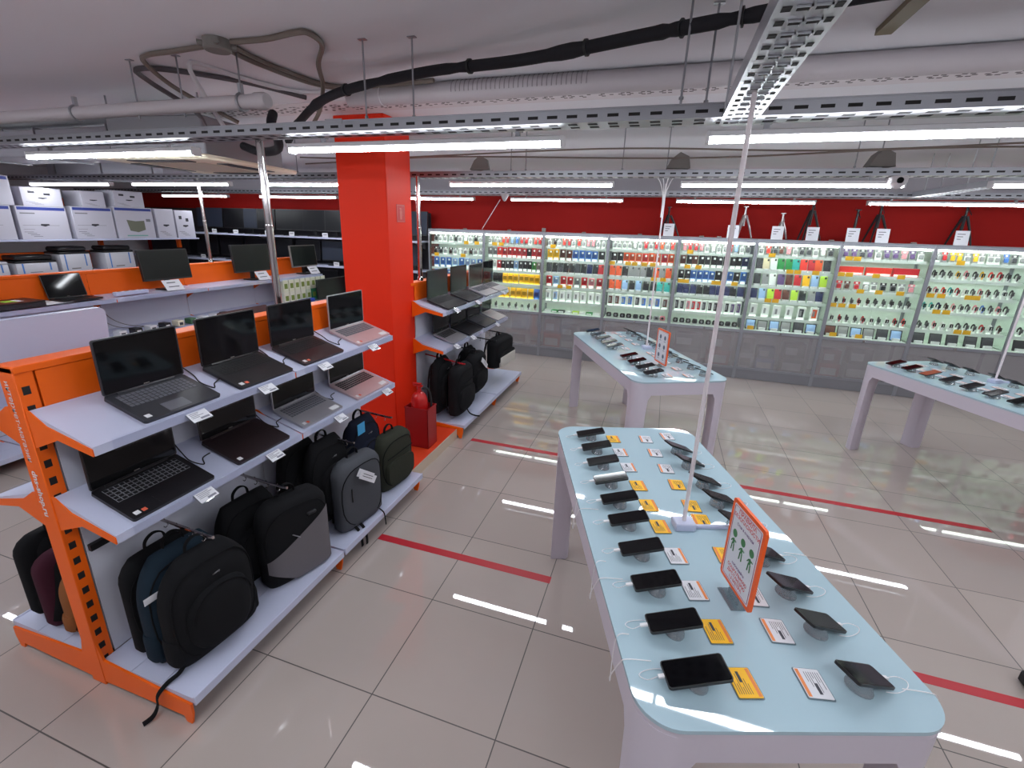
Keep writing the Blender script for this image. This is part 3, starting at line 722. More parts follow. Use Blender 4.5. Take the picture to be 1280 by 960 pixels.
T = TABS[1]; GP, GT = 'phones on the middle table', 'price cards on the middle table'
y2 = [.83, .656, .47, .285, .124, -.252, -.437, -.615, -.779]
nm = ['farthest', 'second farthest', 'third farthest', 'fourth farthest', 'fifth farthest', 'fourth nearest', 'third nearest', 'second nearest', 'nearest']
LITS = mat('bright_reflecting_screen', (70, 78, 80), .08)
for i, y in enumerate(y2):
    phone(T, -.2, y, -1, f'phone on clear stand, left row of middle table, {nm[i]}', GP, scr=[SCREEN, SCREENG, SCREENG, SCREENG, SCREEN, SCREEN, SCREEN, SCREEN, SCREEN][i], cable_on=False)
    ticket(T, -.075, y, f'white price card in left row of middle table, {nm[i]}', GT, 0)
yr2 = [.82, .68, .5, .31, .13, -.06, -.19, -.385, -.59, -.79]
nm2 = ['farthest', 'second farthest', 'third farthest', 'fourth farthest', 'fifth farthest', 'fifth nearest', 'fourth nearest', 'third nearest', 'second nearest', 'nearest']
for i, y in enumerate(yr2):
    phone(T, .25, y, 1, f'phone leaning away on clear stand, right row of middle table, {nm2[i]}', GP, cable_on=False, yaw=12, tilt=20)
    if abs(y-.13) > .03: ticket(T, .11, y, f'white price card in right row of middle table, {nm2[i]}', GT, 0, 1)
T = TABS[2]; GP, GT = 'phones on the right table', 'price cards on the right table'
y3 = [.742, .585, .415, .24, .073, -.095, -.265]
nm3 = ['farthest left', 'second from the left end', 'third from the left end', 'fourth from the left end', 'fifth from the left end', 'sixth from the left end', 'seventh from the left end']
COPPER = mat('copper_screen', (150, 70, 40), .15)
for i, y in enumerate(y3):
    phone(T, -.235, y, -1, f'{"copper" if i == 2 else "black"} phone in front row of right table, {nm3[i]}', GP, cable_on=False, scr=COPPER if i == 2 else SCREEN)
    ticket(T, -.1, y, f'white price card in front row of right table, {nm3[i]}', GT, 0)
    phone(T, .26 if i != 3 else .3, y+.06, 1, f'phone in back row of right table, {nm3[i]}', GP, cable_on=False, yaw=12, tilt=20)
    ticket(T, .09, y+.03, f'white price card in back row of right table, {nm3[i]}', GT, 0, 1)
# loose white cables hanging from the nearest table
for k, (y, lab) in enumerate(((-.72, 'nearest the front corner'), (-.4, 'at the third nearest phone'), (.02, 'halfway along the left edge'))):
    T = TABS[0]
    pts = [tw(T, -.33, y, .003), tw(T, -.40, y+.005, .003), tw(T, -.418, y+.01, -.02), tw(T, -.432, y+.03, -.09), tw(T, -.424, y+.05, -.13), tw(T, -.418, y+.07, -.06), tw(T, -.405, y+.085, .003), tw(T, -.37, y+.09, .003)]
    cable('charging_cable', pts, f'white charging cable looping over the left edge of nearest table, {lab}', .0016, CABW, 'cable', 'cables over the table edge', 5)
T = TABS[0]
for y, lab in ((-.80, 'front corner'), (-.25, 'middle')):
    pts = [tw(T, .33, y, .006), tw(T, .40, y-.01, .003), tw(T, .418, y-.015, -.01), tw(T, .425, y-.03, -.06), tw(T, .418, y-.05, -.09)]
    cable('charging_cable', pts, f'white charging cable over the right edge of nearest table, {lab}', .0016, CABW, 'cable', 'cables over the table edge', 5)

# ------------------------------------------------------------------ showcases
SX0, SW, SY = -2.222, 1.0095, 6.03
SZ = [.74, .935, 1.175, 1.378, 1.588, 1.797]
CABN = ['first', 'second', 'third', 'fourth', 'fifth', 'sixth', 'seventh', 'eighth', 'ninth']
SHN = ['bottom', 'fifth', 'fourth', 'third', 'second', 'top']
INNER = mat('showcase_back', (232, 240, 232), .6)
LIP = mat('shelf_lip', (226, 236, 228), .5)
SHC = {}
def showcase(i):
    x0 = SX0+i*SW
    t = thing('glass_showcase', f'tall lit glass showcase along the red back wall, {CABN[i]} from the left', 'showcase', (x0, SY, 0), group='glass showcases along the back wall')
    w = SW
    if not SHC:
        mb = MB()
        for x in (.001, w-.021):
            mb.box(x, x+.02, 0, .025, 0, 2.0).box(x, x+.02, .38, .405, 0, 2.0)
        mb.box(.021, w-.021, 0, .025, 1.955, 2.0).box(.021, w-.021, .38, .405, 1.955, 2.0).box(.001, w-.001, 0, .405, 1.99, 2.005)
        mb.box(.021, w-.021, 0, .022, .70, .735).box(.021, w-.021, 0, .022, .145, .175)
        SHC['frame'] = build('frame', mb, [ALU])
        SHC['back_panel'] = build('back_panel', MB().box(.021, w-.021, .383, .39, .16, 1.96), [INNER])
        SHC['kick_plate'] = build('kick_plate', MB().box(.021, w-.021, .006, .016, .004, .145).box(.021, w-.021, .016, .39, .135, .145), [ALUD])
        SHC['upper_door'] = build('upper_door', MB().box(.021, w-.021, .008, .013, .735, 1.955).box(w/2-.004, w/2+.004, .002, .008, .735, 1.955), [GLASS])
        SHC['lower_door'] = build('lower_door', MB().box(.021, w-.021, .008, .013, .175, .70), [GLOW])
        SHC['lock'] = build('lock', MB().cbox(w/2-.012, w/2+.012, -.012, .006, .705, .73, .003), [CHROME])
        SHC['light_strip'] = build('light_strip', MB().box(.03, w-.03, .028, .052, 1.925, 1.95), [LEDC])
        SHC['side_glass'] = build('side_glass', MB().box(.004, .008, .026, .38, .735, 1.96), [GLASS])
        SHC['shelf'] = build('shelf', MB().box(.024, w-.024, .075, .375, -.008, 0, 0).box(.024, w-.024, .066, .074, -.034, .006, 1).box(.05, w-.05, .08, .1, -.0135, -.0085, 2), [GSHELF, LIP, LEDS])
        SHC['deck'] = build('deck', MB().box(.022, w-.022, .025, .38, -.02, 0), [LIP])
    for k in ('frame', 'back_panel', 'kick_plate', 'upper_door', 'lower_door', 'light_strip', 'side_glass'):
        o = link(k, SHC[k], t)
        if k == 'upper_door': link('lock', SHC['lock'], o)
    for z in SZ[1:]: link('shelf', SHC['shelf'], t, (0, 0, z-.006))
    link('deck', SHC['deck'], t, (0, 0, SZ[0]))
PC = {'k': ('black', (20, 20, 24)), 'd': ('dark grey', (58, 58, 64)), 'g': ('grey', (140, 140, 142)), 'w': ('white', (232, 234, 232)), 'r': ('red', (196, 34, 44)),
      'o': ('orange', (226, 86, 36)), 'y': ('yellow', (244, 184, 20)), 'b': ('blue', (64, 112, 190)), 'n': ('navy', (30, 36, 84)), 'l': ('light blue', (150, 180, 222)),
      't': ('teal', (50, 170, 164)), 'G': ('green', (40, 140, 70)), 'L': ('lime', (180, 214, 60)), 'p': ('pink', (226, 140, 150)), 'm': ('brown', (96, 52, 42)),
      'c': ('cream', (220, 204, 170)), 'u': ('purple', (96, 70, 120)), 'e': ('bright red', (236, 60, 48))}
PM = {}
def product_mesh(kind, c):
    if (kind, c) in PM: return PM[(kind, c)]
    m = mat('item_'+PC[c][0], PC[c][1], .42); dk = mat('item_black', PC['k'][1], .42); wt = mat('item_white', PC['w'][1], .42); gr = mat('item_grey', PC['g'][1], .42)
    mb = MB()
    def tilt(a, y=0, z=0): return Matrix.Translation((0, y, z)) @ Matrix.Rotation(R(-a), 4, 'X')
    if kind == 'blister pack':
        M = tilt(10)
        mb.box(-.028, .028, 0, .004, .0, .1, 1, M).cbox(-.02, .02, -.018, 0, .02, .066, .006, 0, M).box(-.028, .028, -.0006, 0, .074, .1, 0, M).box(-.01, .01, -.0008, -.0005, .08, .094, 2, M)
        ms = [m, gr if c != 'g' else wt, wt]
    elif kind == 'boxed case':
        mb.cbox(-.038, .038, 0, .024, 0, .142, .002, 0).box(-.032, .032, -.0008, 0, .004, .036, 1).box(-.03, .03, -.0008, 0, .05, .13, 2).box(-.006, .02, -.0012, -.0007, .1, .124, 1)
        ms = [m, wt, mat('itemd_'+PC[c][0], tuple(int(v*.7) for v in PC[c][1]), .3)]
    elif kind == 'phone case':
        M = tilt(16, 0, .02)
        mb.prism(rrect(.07, .128, .01, 3, 0, .064), -.008, 0, 0, M @ frame((1, 0, 0), (0, 0, 1), (0, -1, 0))).cbox(-.032, .032, -.03, .03, 0, .022, .003, 1)
        mb.prism(rrect(.02, .024, .005, 2, .018, .105), 0, .0008, 2, M @ frame((1, 0, 0), (0, 0, 1), (0, -1, 0)))
        ms = [m, wt, dk if c != 'k' else gr]
    elif kind == 'phone carton':
        mb.cbox(-.042, .042, 0, .045, 0, .165, .002, 1).box(-.026, .026, -.0008, 0, .03, .14, 0).box(-.02, .004, -.0012, -.0007, .05, .12, 2)
        ms = [m, wt, gr]
    elif kind == 'wristband':
        mb.cbox(-.02, .02, -.02, .02, 0, .04, .004, 1)
        mb.tube([(0, -.004+.03*math.cos(a), .052+.032*math.sin(a)) for a in [2*math.pi*k/16 for k in range(16)]], .011, 8, 0, flat=.0035, closed=True)
        mb.cbox(-.015, .015, -.040, -.03, .038, .076, .003, 2)
        ms = [m, wt, dk if c != 'k' else mat('itemd_grey', (98, 98, 99), .3)]
    elif kind == 'pouch':
        mb.loft([[(p[0], -.012*math.sin(math.pi*q)*(1 if k == 0 else 1)+p[1], q*.16) for p in rrect(.085, .006+.03*math.sin(math.pi*q), .002, 2)] for k, q in enumerate((0, .08, .3, .6, .9, 1))])
        mb.box(-.03, .03, -.031, -.028, .06, .11, 1); ms = [m, mat('itemd_'+PC[c][0], tuple(int(v*.75) for v in PC[c][1]), .4)]
    elif kind == 'tablet':
        M = tilt(14)
        mb.box(-.055, .055, 0, .006, 0, .12, 1, M).box(-.046, .046, -.0008, 0, .012, .11, 0, M).box(-.035, .035, -.03, -.001, 0, .03, 2)
        ms = [m, dk, wt]
    elif kind == 'wide box':
        mb.cbox(-.13, .13, 0, .05, 0, .1, .002, 0).box(-.12, .12, -.0008, 0, .008, .03, 1); ms = [m, wt]
    elif kind == 'gadget':
        mb.cbox(-.034, .034, 0, .05, 0, .012, .002, 1).lathe([(.001, .012), (.026, .012), (.03, .03), (.024, .056), (.001, .06)], 12).lathe([(.013, 0), (.013, .01), (.001, .01)], 10, 2, frame((1, 0, 0), (0, 0, 1), (0, -1, 0), (0, -.024, .036)))
        ms = [m, wt, gr if c == 'k' else dk]
    else:
        mb.cbox(-.05, .05, 0, .1, 0, .035, .002, 0).box(-.04, .04, -.0008, 0, .006, .026, 1); ms = [m, wt]
    PM[(kind, c)] = build(kind.replace(' ', '_'), mb, ms)
    return PM[(kind, c)]
SPEC = {
 0: [('flat box', ''), ('gadget', 'kgk'), ('boxed case', 'bwbwlbwl'), ('boxed case', 'bbblbllb'), ('blister pack', 'kkgkgwgkgg'), ('blister pack', 'kgggkgwgkg')],
 1: [('wristband', 'kkwkkwkk'), ('pouch', 'yyyyyyyyb'), ('pouch', 'Gkkyyyyyyy'), ('boxed case', 'gwrkdkldkkGg'), ('boxed case', 'ggerrrrrkrr'), ('blister pack', 'gggerlbrrger')],
 2: [('flat box', 'wGkwLwGw'), ('phone carton', 'wlwwwwww'), ('boxed case', 'rlrrgrpr'), ('phone case', 'dkdkkdknkr'), ('boxed case', 'yymmbbbbk'), ('blister pack', 'gkgergegppgg')],
 3: [('gadget', 'kkkkdkkgp'), ('phone carton', 'mmbbdbbbm'), ('phone case', 'oolklkktt'), ('phone case', 'ookgggkogo'), ('boxed case', 'kkoooeooro'), ('blister pack', 'ggggwgrgroge')],
 4: [('gadget', 'kkkdkkkkdk'), ('phone carton', 'dkprrdkkdkuu'), ('phone case', 'nnnkknnnkn'), ('boxed case', 'kkbbbbkkbkb'), ('boxed case', 'mkmkdkdkkkn'), ('blister pack', 'prrpgwggrlgd')],
 5: [('tablet', 'lglgdl'), ('phone carton', 'wwwwdo'), ('phone case', 'nlLrmLkgn'), ('phone case', 'dgwumrylL'), ('phone case', 'dcwGGterod'), ('blister pack', 'gedmpgddgwd')],
 6: [('tablet', 'mglgdl'), ('wristband', 'wrkkrwkwre'), ('wristband', 'mrkrmkkdkk'), ('blister pack', 'rmrwgkkgp'), ('wide box', 'eer'), ('blister pack', 'uuduguupug')],
 7: [('tablet', 'ddddd'), ('wristband', 'kkpwwkkkrwm'), ('wristband', 'ttnmpgkpbkpk'), ('wristband', 'mpetrwkpmkwk'), ('wristband', 'dkkypkyerdk'), ('blister pack', 'gryygygggbdg')],
 8: [('tablet', 'kkk'), ('wristband', 'kkwkr'), ('wristband', 'kgkkr'), ('blister pack', 'kggkr'), ('blister pack', 'kdgkr'), ('blister pack', 'gkgkr')],
}
TICK = {0: {5: [.68, .88], 4: [.1, .62]}, 1: {5: [.15, .27]}, 2: {5: [.12], 2: [.28, .43]}, 3: {4: [.05, .3, .4, .55, .68], 3: [.72, .86]}, 4: {5: [.14], 4: [.13, .29], 3: [.06, .14, .55, .61, .83], 2: []},
        5: {5: [.2], 4: [.47, .57, .8], 2: [.26, .36], 0: [.09]}, 6: {5: [.1, .2], 4: [.05, .15, .47, .76], 3: [.33, .55, .8], 2: [.04, .15, .28], 0: [.12, .44]}, 7: {3: [.08, .2, .5, .58], 2: [.2, .31], 1: [.5, .6], 5: [.3]}, 8: {}}
TM = {}
for i in range(9):
    showcase(i)
    x0 = SX0+i*SW
    for s in range(6):
        kind, cs = SPEC[i][s]
        n = len(cs); cnt = {}
        for j, c in enumerate(cs):
            wid = .92 if i < 8 else .88
            x = x0+.045+wid*(j+.5)/n+random.uniform(-.006, .006)
            y = SY+.10+random.uniform(0, .012); z = SZ[s]+(0.0005 if s == 0 else -.0055)
            o = link(kind.replace(' ', '_'), product_mesh(kind, c), None, (x, y, z), (0, 0, R(random.uniform(-5, 5))))
            k_ = {'blister pack': 1.28, 'boxed case': 1.16, 'phone case': 1.22, 'phone carton': 1.1, 'wristband': 1.28, 'tablet': 1.2, 'gadget': 1.4, 'pouch': 1.08, 'wide box': 1.1}.get(kind, 1.1); hsc = random.uniform(.95, 1.03)*k_; o.scale = (min(k_, .92*wid/n/({'boxed case': .076, 'phone carton': .084, 'pouch': .085, 'tablet': .11, 'wide box': .26, 'flat box': .1}.get(kind, .066))), k_*.9, hsc)
            tag(o, f'{PC[c][0]} {kind}, {ORD[j]} from left, {SHN[s]} shelf, {CABN[i]} showcase from left', 'merchandise', 'goods in the glass showcases')
        for q, u in enumerate(TICK[i].get(s, [])):
            if 'y' not in TM: TM['y'] = build('price_ticket', MB().box(-.042, .042, -.0015, 0, -.024, .03), [YEL])
            o = link('price_ticket', TM['y'], None, (x0+.03+.95*u, SY+.0645 if s else SY+.045, SZ[s]-.004 if s else SZ[s]+.03))
            tag(o, f'yellow price ticket, {ORD[q]} from left on {SHN[s]} shelf edge, {CABN[i]} showcase from left', 'price ticket', 'yellow price tickets in the showcases')
# cartons behind the smoked lower doors
LB = [(1, .5, .3, 'w', .5), (2, .07, .28, 'o', .48), (2, .35, .3, 'g', .4), (2, .66, .3, 'd', .36), (3, .05, .35, 'r', .45), (3, .5, .4, 'g', .42), (4, .12, .4, 'g', .45), (4, .6, .32, 'r', .48),
      (5, .04, .2, 'w', .47), (5, .27, .25, 'b', .35), (5, .6, .3, 'd', .44), (6, .08, .25, 'r', .4), (6, .4, .3, 'g', .45), (7, .1, .4, 'd', .4), (0, .5, .4, 'g', .4)]
for i, u, wd, c, h in LB:
    x0 = SX0+i*SW
    mb = MB(); z = .147; k = 0
    mb.cbox(0, wd, 0, .2, 0, h*.5, .003, 0).cbox(.01, wd-.02, 0, .19, h*.5+.001, h, .003, 1).box(.02, wd-.04, -.001, 0, h*.1, h*.35, 2).box(.03, wd*.6, -.001, 0, h*.62, h*.85, 2)
    ms = [mat('item_'+PC[c][0], PC[c][1], .42), mat('itemd_'+PC[c][0], tuple(int(v*.7) for v in PC[c][1]), .4), mat('item_white' if c != 'w' else 'item_black', PC['w'][1], .42)]
    solo('carton_stack', mb, ms, f'{PC[c][0]} cartons behind the smoked lower door, {CABN[i]} showcase, {"left" if u < .3 else "right" if u > .55 else "middle"}', 'carton', 'cartons low in the showcases', (x0+u, SY+.06, z))

# tripods and cards on top of the showcases
def tripod(x, label, m, h=.44, sp=.1, mono=False):
    t = thing('tripod', label, 'tripod', (x, 6.26, 2.0055), (0, 0, 0), 'tripods on top of the showcases')
    part('head', MB().cyl((0, 0, h-.1), (0, 0, h), .014, 10).cbox(-.03, .03, -.025, .025, h, h+.012, .003).tube([(0, 0, h-.02), (.0, -.06, h-.05), (0, -.12, h-.1)], .005, 6), m, t)
    if mono:
        part('column', MB().cyl((0, 0, 0), (0, 0, h-.1), .016, 10), m, t)
        part('foot', MB().lathe([(.06, 0), (.06, .008), (.016, .02)], 12), m, t); return
    part('column', MB().cyl((0, 0, h*.4), (0, 0, h-.1), .016, 8), m, t)
    for k in range(3):
        a = R(90+120*k+30); dx, dy = math.cos(a)*sp, math.sin(a)*sp
        lg = part('leg', MB().tube([(dx*.15, dy*.15, h-.11), (dx*.6, dy*.6, h*.4), (dx, dy, .006)], [.017, .014, .01], 8), m, t)
        part('rubber_foot', MB().cyl((dx, dy, 0), (dx, dy, .014), .009, 8), RUBBER, lg)
TSIL = mat('silver_tripod', (180, 176, 176), .3, .7)
tripod(1.62, 'black tripod on showcase top, leftmost', BLACK, .4, .17)
tripod(2.64, 'silver tripod on showcase top behind the table pole', TSIL, .42, .13)
tripod(3.12, 'small silver tripod with black head on showcase top', TSIL, .34, .09)
tripod(3.46, 'tall black tripod on showcase top above the sixth showcase', BLACK, .5, .16)
tripod(3.99, 'black single-leg camera stand on showcase top', BLACK, .4, mono=True)
tripod(4.24, 'black tripod on showcase top beside the single-leg stand', BLACK, .46, .16)
tripod(5.14, 'tall black tripod on showcase top, rightmost', BLACK, .46, .14)
for k, x in enumerate((1.645, 2.5, 3.055, 3.475, 3.935, 4.265, 5.09)):
    mb = MB().box(-.072, .072, 0, .003, 0, .175, 0, Matrix.Rotation(R(-8), 4, 'X'))
    for q in range(3): mb.box(-.05, .03-.02*q, -.0008, 0, .13-.03*q, .138-.03*q, 1, Matrix.Rotation(R(-8), 4, 'X'))
    mb.box(-.05, .05, 0, .05, 0, .003)
    solo('price_card', mb, [PAPER, INK], f'white price card standing on the showcase tops, {ORD[k]} from left', 'price card', 'white cards on the showcase tops', (x, 6.075, 2.0055))
for k, x in enumerate((-1.55, -.78, -.21, .42, 1.25, 2.1, 2.33, 3.7, 4.6)):
    solo('cable_clip', MB().cbox(-.03, .03, -.012, .012, 0, .02 if k != 2 else .06, .004), GREYP, f'small grey bracket on the showcase top edge, {ORD[k]} from left', 'bracket', 'small brackets on showcase tops', (x, 6.05, 2.0055))
cable('wall_cable', [(-1.42, 6.49, 2.02), (-1.3, 6.49, 2.2), (-1.1, 6.49, 2.5)], 'pale cable running up the red wall above the first showcase', .006, CABW)

# ------------------------------------------------------------------ monitors
def monitor(label, loc, rotz, w, h, lift=.1, m=BLACK, scr=SCREEN, group='monitors', base='flat', lean=5, cardpos=None):
    """local: faces -y, base on z=0"""
    o = thing('monitor', label, 'monitor', loc, (0, 0, R(rotz)), group)
    a = R(lean); M = frame((1, 0, 0), (0, math.sin(a), math.cos(a)), (0, -math.cos(a), math.sin(a)), (0, 0, lift))
    p = part('panel', MB().prism(rrect(w, h, .006, 3, 0, h/2), -.03, 0, 0, M), m, o)
    part('screen', MB().prism(rrect(w-.014, h-.03, .003, 2, 0, h/2+.004), 0, .0012, 0, M), scr, p)
    part('neck', MB().box(-.03, .03, .035, .055, .01, lift+h*.45), BLACK, o)
    part('base', MB().prism(rrect(.24, .17, .03, 4, 0, .02), 0, .012), BLACK, o)
    return o
SCRB = mat('blue_grey_screen', (40, 46, 60), .45, spec=.3); SCRD = mat('dark_screen', (14, 15, 20), .35, spec=.25); SCRGN = mat('green_black_screen', (15, 20, 18), .3, spec=.25)
# long middle rack, tops at z 1.28; rack front faces +x
G3Z = 1.2855
monitor('large black monitor with price card, first on the long rack', (-3.63, 2.5, G3Z), 90, .55, .33, .105, scr=SCRGN, group='monitors on the long middle rack')
monitor('black monitor between the two chrome poles on the long rack', (-3.63, 3.68, G3Z), 90, .6, .355, .105, scr=SCRGN, group='monitors on the long middle rack')
monitor('grey-framed monitor near the orange pillar on the long rack', (-3.63, 4.66, G3Z), 90, .53, .32, .105, m=GREYP, scr=SCRGN, group='monitors on the long middle rack')
monitor('wide black monitor low on the long rack beside the green cartons', (-3.3, 4.86, .9105), 90, .72, .3, .01, scr=mat('red_black_screen', (20, 12, 16), .15), group='monitors on the long middle rack', lean=2)
for y, lab in ((2.46, 'in front of the large first monitor'), (3.72, 'in front of the second monitor'), (4.72, 'in front of the grey-framed monitor')):
    Mt = Matrix.Rotation(R(40), 4, 'Y')
    solo('price_card', MB().box(-.002, 0, -.1, .1, 0, .13, 0, Matrix.Rotation(R(-35), 4, 'Y')).box(.0003, .0008, -.06, .04, .09, .1, 1, Matrix.Rotation(R(-35), 4, 'Y')).box(.0003, .0008, -.06, .06, .04, .05, 1, Matrix.Rotation(R(-35), 4, 'Y')), [PAPER, INK],
         f'white price card on the long rack {lab}', 'price card', 'price cards on the long middle rack', (-3.5, y, G3Z+.001))
laptop('small open black laptop on the long rack at left', (-3.62, 1.57, G3Z), .32, .23, .22, slope=0, rotz=90, lean=14, group='laptops on the long middle rack')
cl = thing('laptop', 'closed black laptop with green and white sticker at left edge', 'laptop', (-3.62, 1.05, G3Z), (0, 0, R(90)), 'laptops on the long middle rack')
part('body', MB().prism(rrect(.42, .3, .02, 4), .002, .035), DARKG, cl); part('lid', MB().prism(rrect(.42, .3, .02, 4), .036, .05), BLKS, cl)
part('sticker', MB().box(-.02, .06, -.06, .06, .0501, .0508, 0).box(.06, .1, -.06, .06, .0501, .0508, 1), [mat('lime_sticker', (150, 206, 60), .5), PAPER], cl, 'green and white sticker')
st = thing('power_strip', 'white power strip lying on the long rack beside the first monitor', 'power strip', (-3.56, 2.02, G3Z), (0, 0, R(90)))
part('housing', MB().cbox(-.16, .16, -.03, .03, 0, .04, .006), WHITE, st)
mb = MB()
for k in range(4): mb.lathe([(.001, .0402), (.02, .0402), (.02, .041), (.001, .041)], 12, 0, Matrix.Translation((-.11+.07*k, 0, 0)))
part('sockets', mb, GREYP, st)
part('switch', MB().box(.13, .15, -.012, .012, .04, .046), RED, st, 'small red switch')
solo('paper_sheets', MB().box(-.12, .12, -.16, .16, 0, .003).box(-.1, .13, -.12, .17, .0032, .005), PAPER, 'white sheets lying on the long rack beside the open laptop', 'paper', None, (-3.62, 1.32, G3Z+.0005), (0, 0, .1))
# goods on the lower shelf of the long rack
rnd = random.Random(5)
xs = [('small white boxes', PAPER), ('dark boxes', BLKS), ('white', PAPER), ('black', BLKS), ('pale', CREAM), ('green', mat('dull_green', (70, 110, 80), .5)), ('white', PAPER), ('white', PAPER), ('black', BLKS)]
for k in range(9):
    nme, m = xs[k]
    solo('small_box', MB().cbox(-.05, .05, -.035, .035, 0, .06, .003, 0).box(.0502, .051, -.02, .02, .01, .04, 1), [m, INK if m is not BLKS else PAPER],
         f'{["white", "black", "white", "black", "cream", "green", "white", "white", "black"][k]} small box on the lower shelf of the long rack, {ORD[k]} from left', 'box', 'small boxes on the lower shelf of the long rack', (-3.42, 1.75+k*.15, .9105))
for k in range(8):
    for r_ in range(2):
        c = [(226, 226, 210), (226, 226, 210), (226, 226, 210), (226, 226, 210), (206, 216, 190), (40, 120, 80), (50, 130, 90), (60, 150, 120)][k] if r_ == 0 else (226, 228, 206)
        solo('carton', MB().cbox(-.03, .03, -.045, .045, 0, .17, .003, 0).box(.0302, .031, -.03, .03, .05, .12, 1), [mat('carton_%d_%d_%d' % c, c, .5), mat('carton_ink', (120, 140, 60), .5)],
             f'small {"green" if r_ == 0 and k > 4 else "white and green"} carton under the long rack top, {"lower" if r_ == 0 else "upper"} row, {ORD[k]} from chrome pole', 'carton', 'small cartons at the far end of the long rack', (-3.46, 4.0+k*.112, .9105+r_*.172))
solo('blue_packet', MB().cbox(-.04, .04, -.14, .14, 0, .05, .008), mat('blue_packet', (40, 70, 170), .5), 'blue packet lying in front of the small green cartons', 'packet', None, (-3.36, 4.3, .9095))
for k, (y, lab) in enumerate(((2.66, 'left'), (3.1, 'right'))):
    o = solo('wall_socket', MB().cbox(0, .012, -.06, .06, -.03, .03, .003).box(.012, .013, -.04, -.01, -.01, .01, 1).box(.012, .013, .01, .04, -.01, .01, 1), [WHITE, GREYP], f'white double socket on the long rack back panel, {lab} one', 'socket', 'sockets on the long rack', (-3.831, y+.3, 1.1))
cable('loose_cable', [(-3.82, 1.85, 1.2), (-3.78, 1.9, 1.05), (-3.7, 2.0, .96), (-3.6, 2.15, .925), (-3.5, 2.25, .93)], 'thin grey cable hanging on the long rack back panel', .004, GREYP)
cable('loose_cable', [(-3.8, 1.8, 1.15), (-3.72, 1.84, 1.0), (-3.66, 1.98, .93), (-3.6, 2.2, .925)], 'second grey cable coiled on the long rack lower shelf', .004, GREYP)

# monitor wall at the back left
def wall_shelf(z, x0, x1, label, y0=5.98):
    t = thing('wall_shelf', label, 'shelf', ((x0+x1)/2, y0, z), (0, 0, 0), 'white wall shelves for monitors')
    w = (x1-x0)/2
    part('board', MB().cbox(-w, w, 0, .5, -.03, 0, .003), WHITE, t)
    for x in (-w+.1, 0, w-.1): part('bracket', MB().prism([(0, 0), (.45, 0), (0, -.14)], x-.004, x+.004, 0, frame((0, -1, 0), (0, 0, 1), (1, 0, 0), (0, .515, -.031))), ALU, t)
wall_shelf(1.79, -9.4, -2.4, 'upper white wall shelf carrying a row of dark monitors')
wall_shelf(1.28, -9.4, -2.4, 'middle white wall shelf carrying dark monitors')
wall_shelf(.78, -9.4, -2.4, 'lower white wall shelf at the back left')
struct('trim_3', MB().box(-9.4, -2.4, 6.44, 6.499, .3, 2.26), mat('dark_back_board', (40, 38, 44), .6))
mx = [(-7.22, .68, SCRB), (-6.6, .5, SCRD), (-6.17, .34, SCRB), (-5.78, .42, SCRD), (-5.22, .64, SCRD), (-4.66, .5, SCRD), (-4.2, .42, SCRD), (-3.7, .54, SCRD), (-3.1, .5, SCRD), (-2.3, .0, SCRD)]
for k, (x, w, s_) in enumerate(mx[:9]):
    monitor(f'dark monitor on the upper wall shelf, {ORD[k]} from left', (x, 6.14, 1.7905), 0, w, .38, .1, scr=s_, group='monitors on the upper wall shelf')
monitor('blue-grey monitor just right of the pillar on the upper wall shelf', (-2.55, 6.14, 1.7905), 0, .5, .4, .09, scr=SCRB, group='monitors on the upper wall shelf')
for k, x in enumerate((-8.2, -7.4, -6.75, -6.1, -5.5, -4.85, -4.25, -3.6, -3.0, -2.6)):
    monitor(f'dark monitor on the middle wall shelf, {ORD[k]} from left', (x, 6.14 if k < 9 else 6.2, 1.2805), 0, .56 if k < 9 else .3, .36, .08, scr=SCRB if k in (6, 9) else SCRD, group='monitors on the middle wall shelf')
for k, x in enumerate((-6.9, -6.3, -5.4, -4.5, -3.3)):
    monitor(f'dark monitor on the lower wall shelf, {ORD[k]} from left', (x, 6.14, .7805), 0, .54, .32, .08, scr=SCRD, group='monitors on the lower wall shelf')
for k, (x, z) in enumerate(((-6.95, 1.79), (-6.4, 1.79), (-5.62, 1.79), (-5.05, 1.79), (-4.3, 1.79), (-7.35, 1.28), (-6.3, 1.28), (-4.1, 1.28), (-2.95, 1.28), (-2.7, 1.79))):
    solo('price_card', MB().box(-.06, .06, 0, .003, 0, .075).box(-.04, .04, -.0006, 0, .04, .05, 1), [PAPER, INK], f'white price card on the {"upper" if z > 1.5 else "middle"} wall shelf, {["below first monitor", "below second monitor", "left of chrome pole", "right of chrome pole", "near pillar", "leftmost", "left of chrome pole", "near pillar", "right of pillar", "right of pillar"][k]}', 'price card', 'price cards on the wall shelves', (x, 5.99, z+.0005))

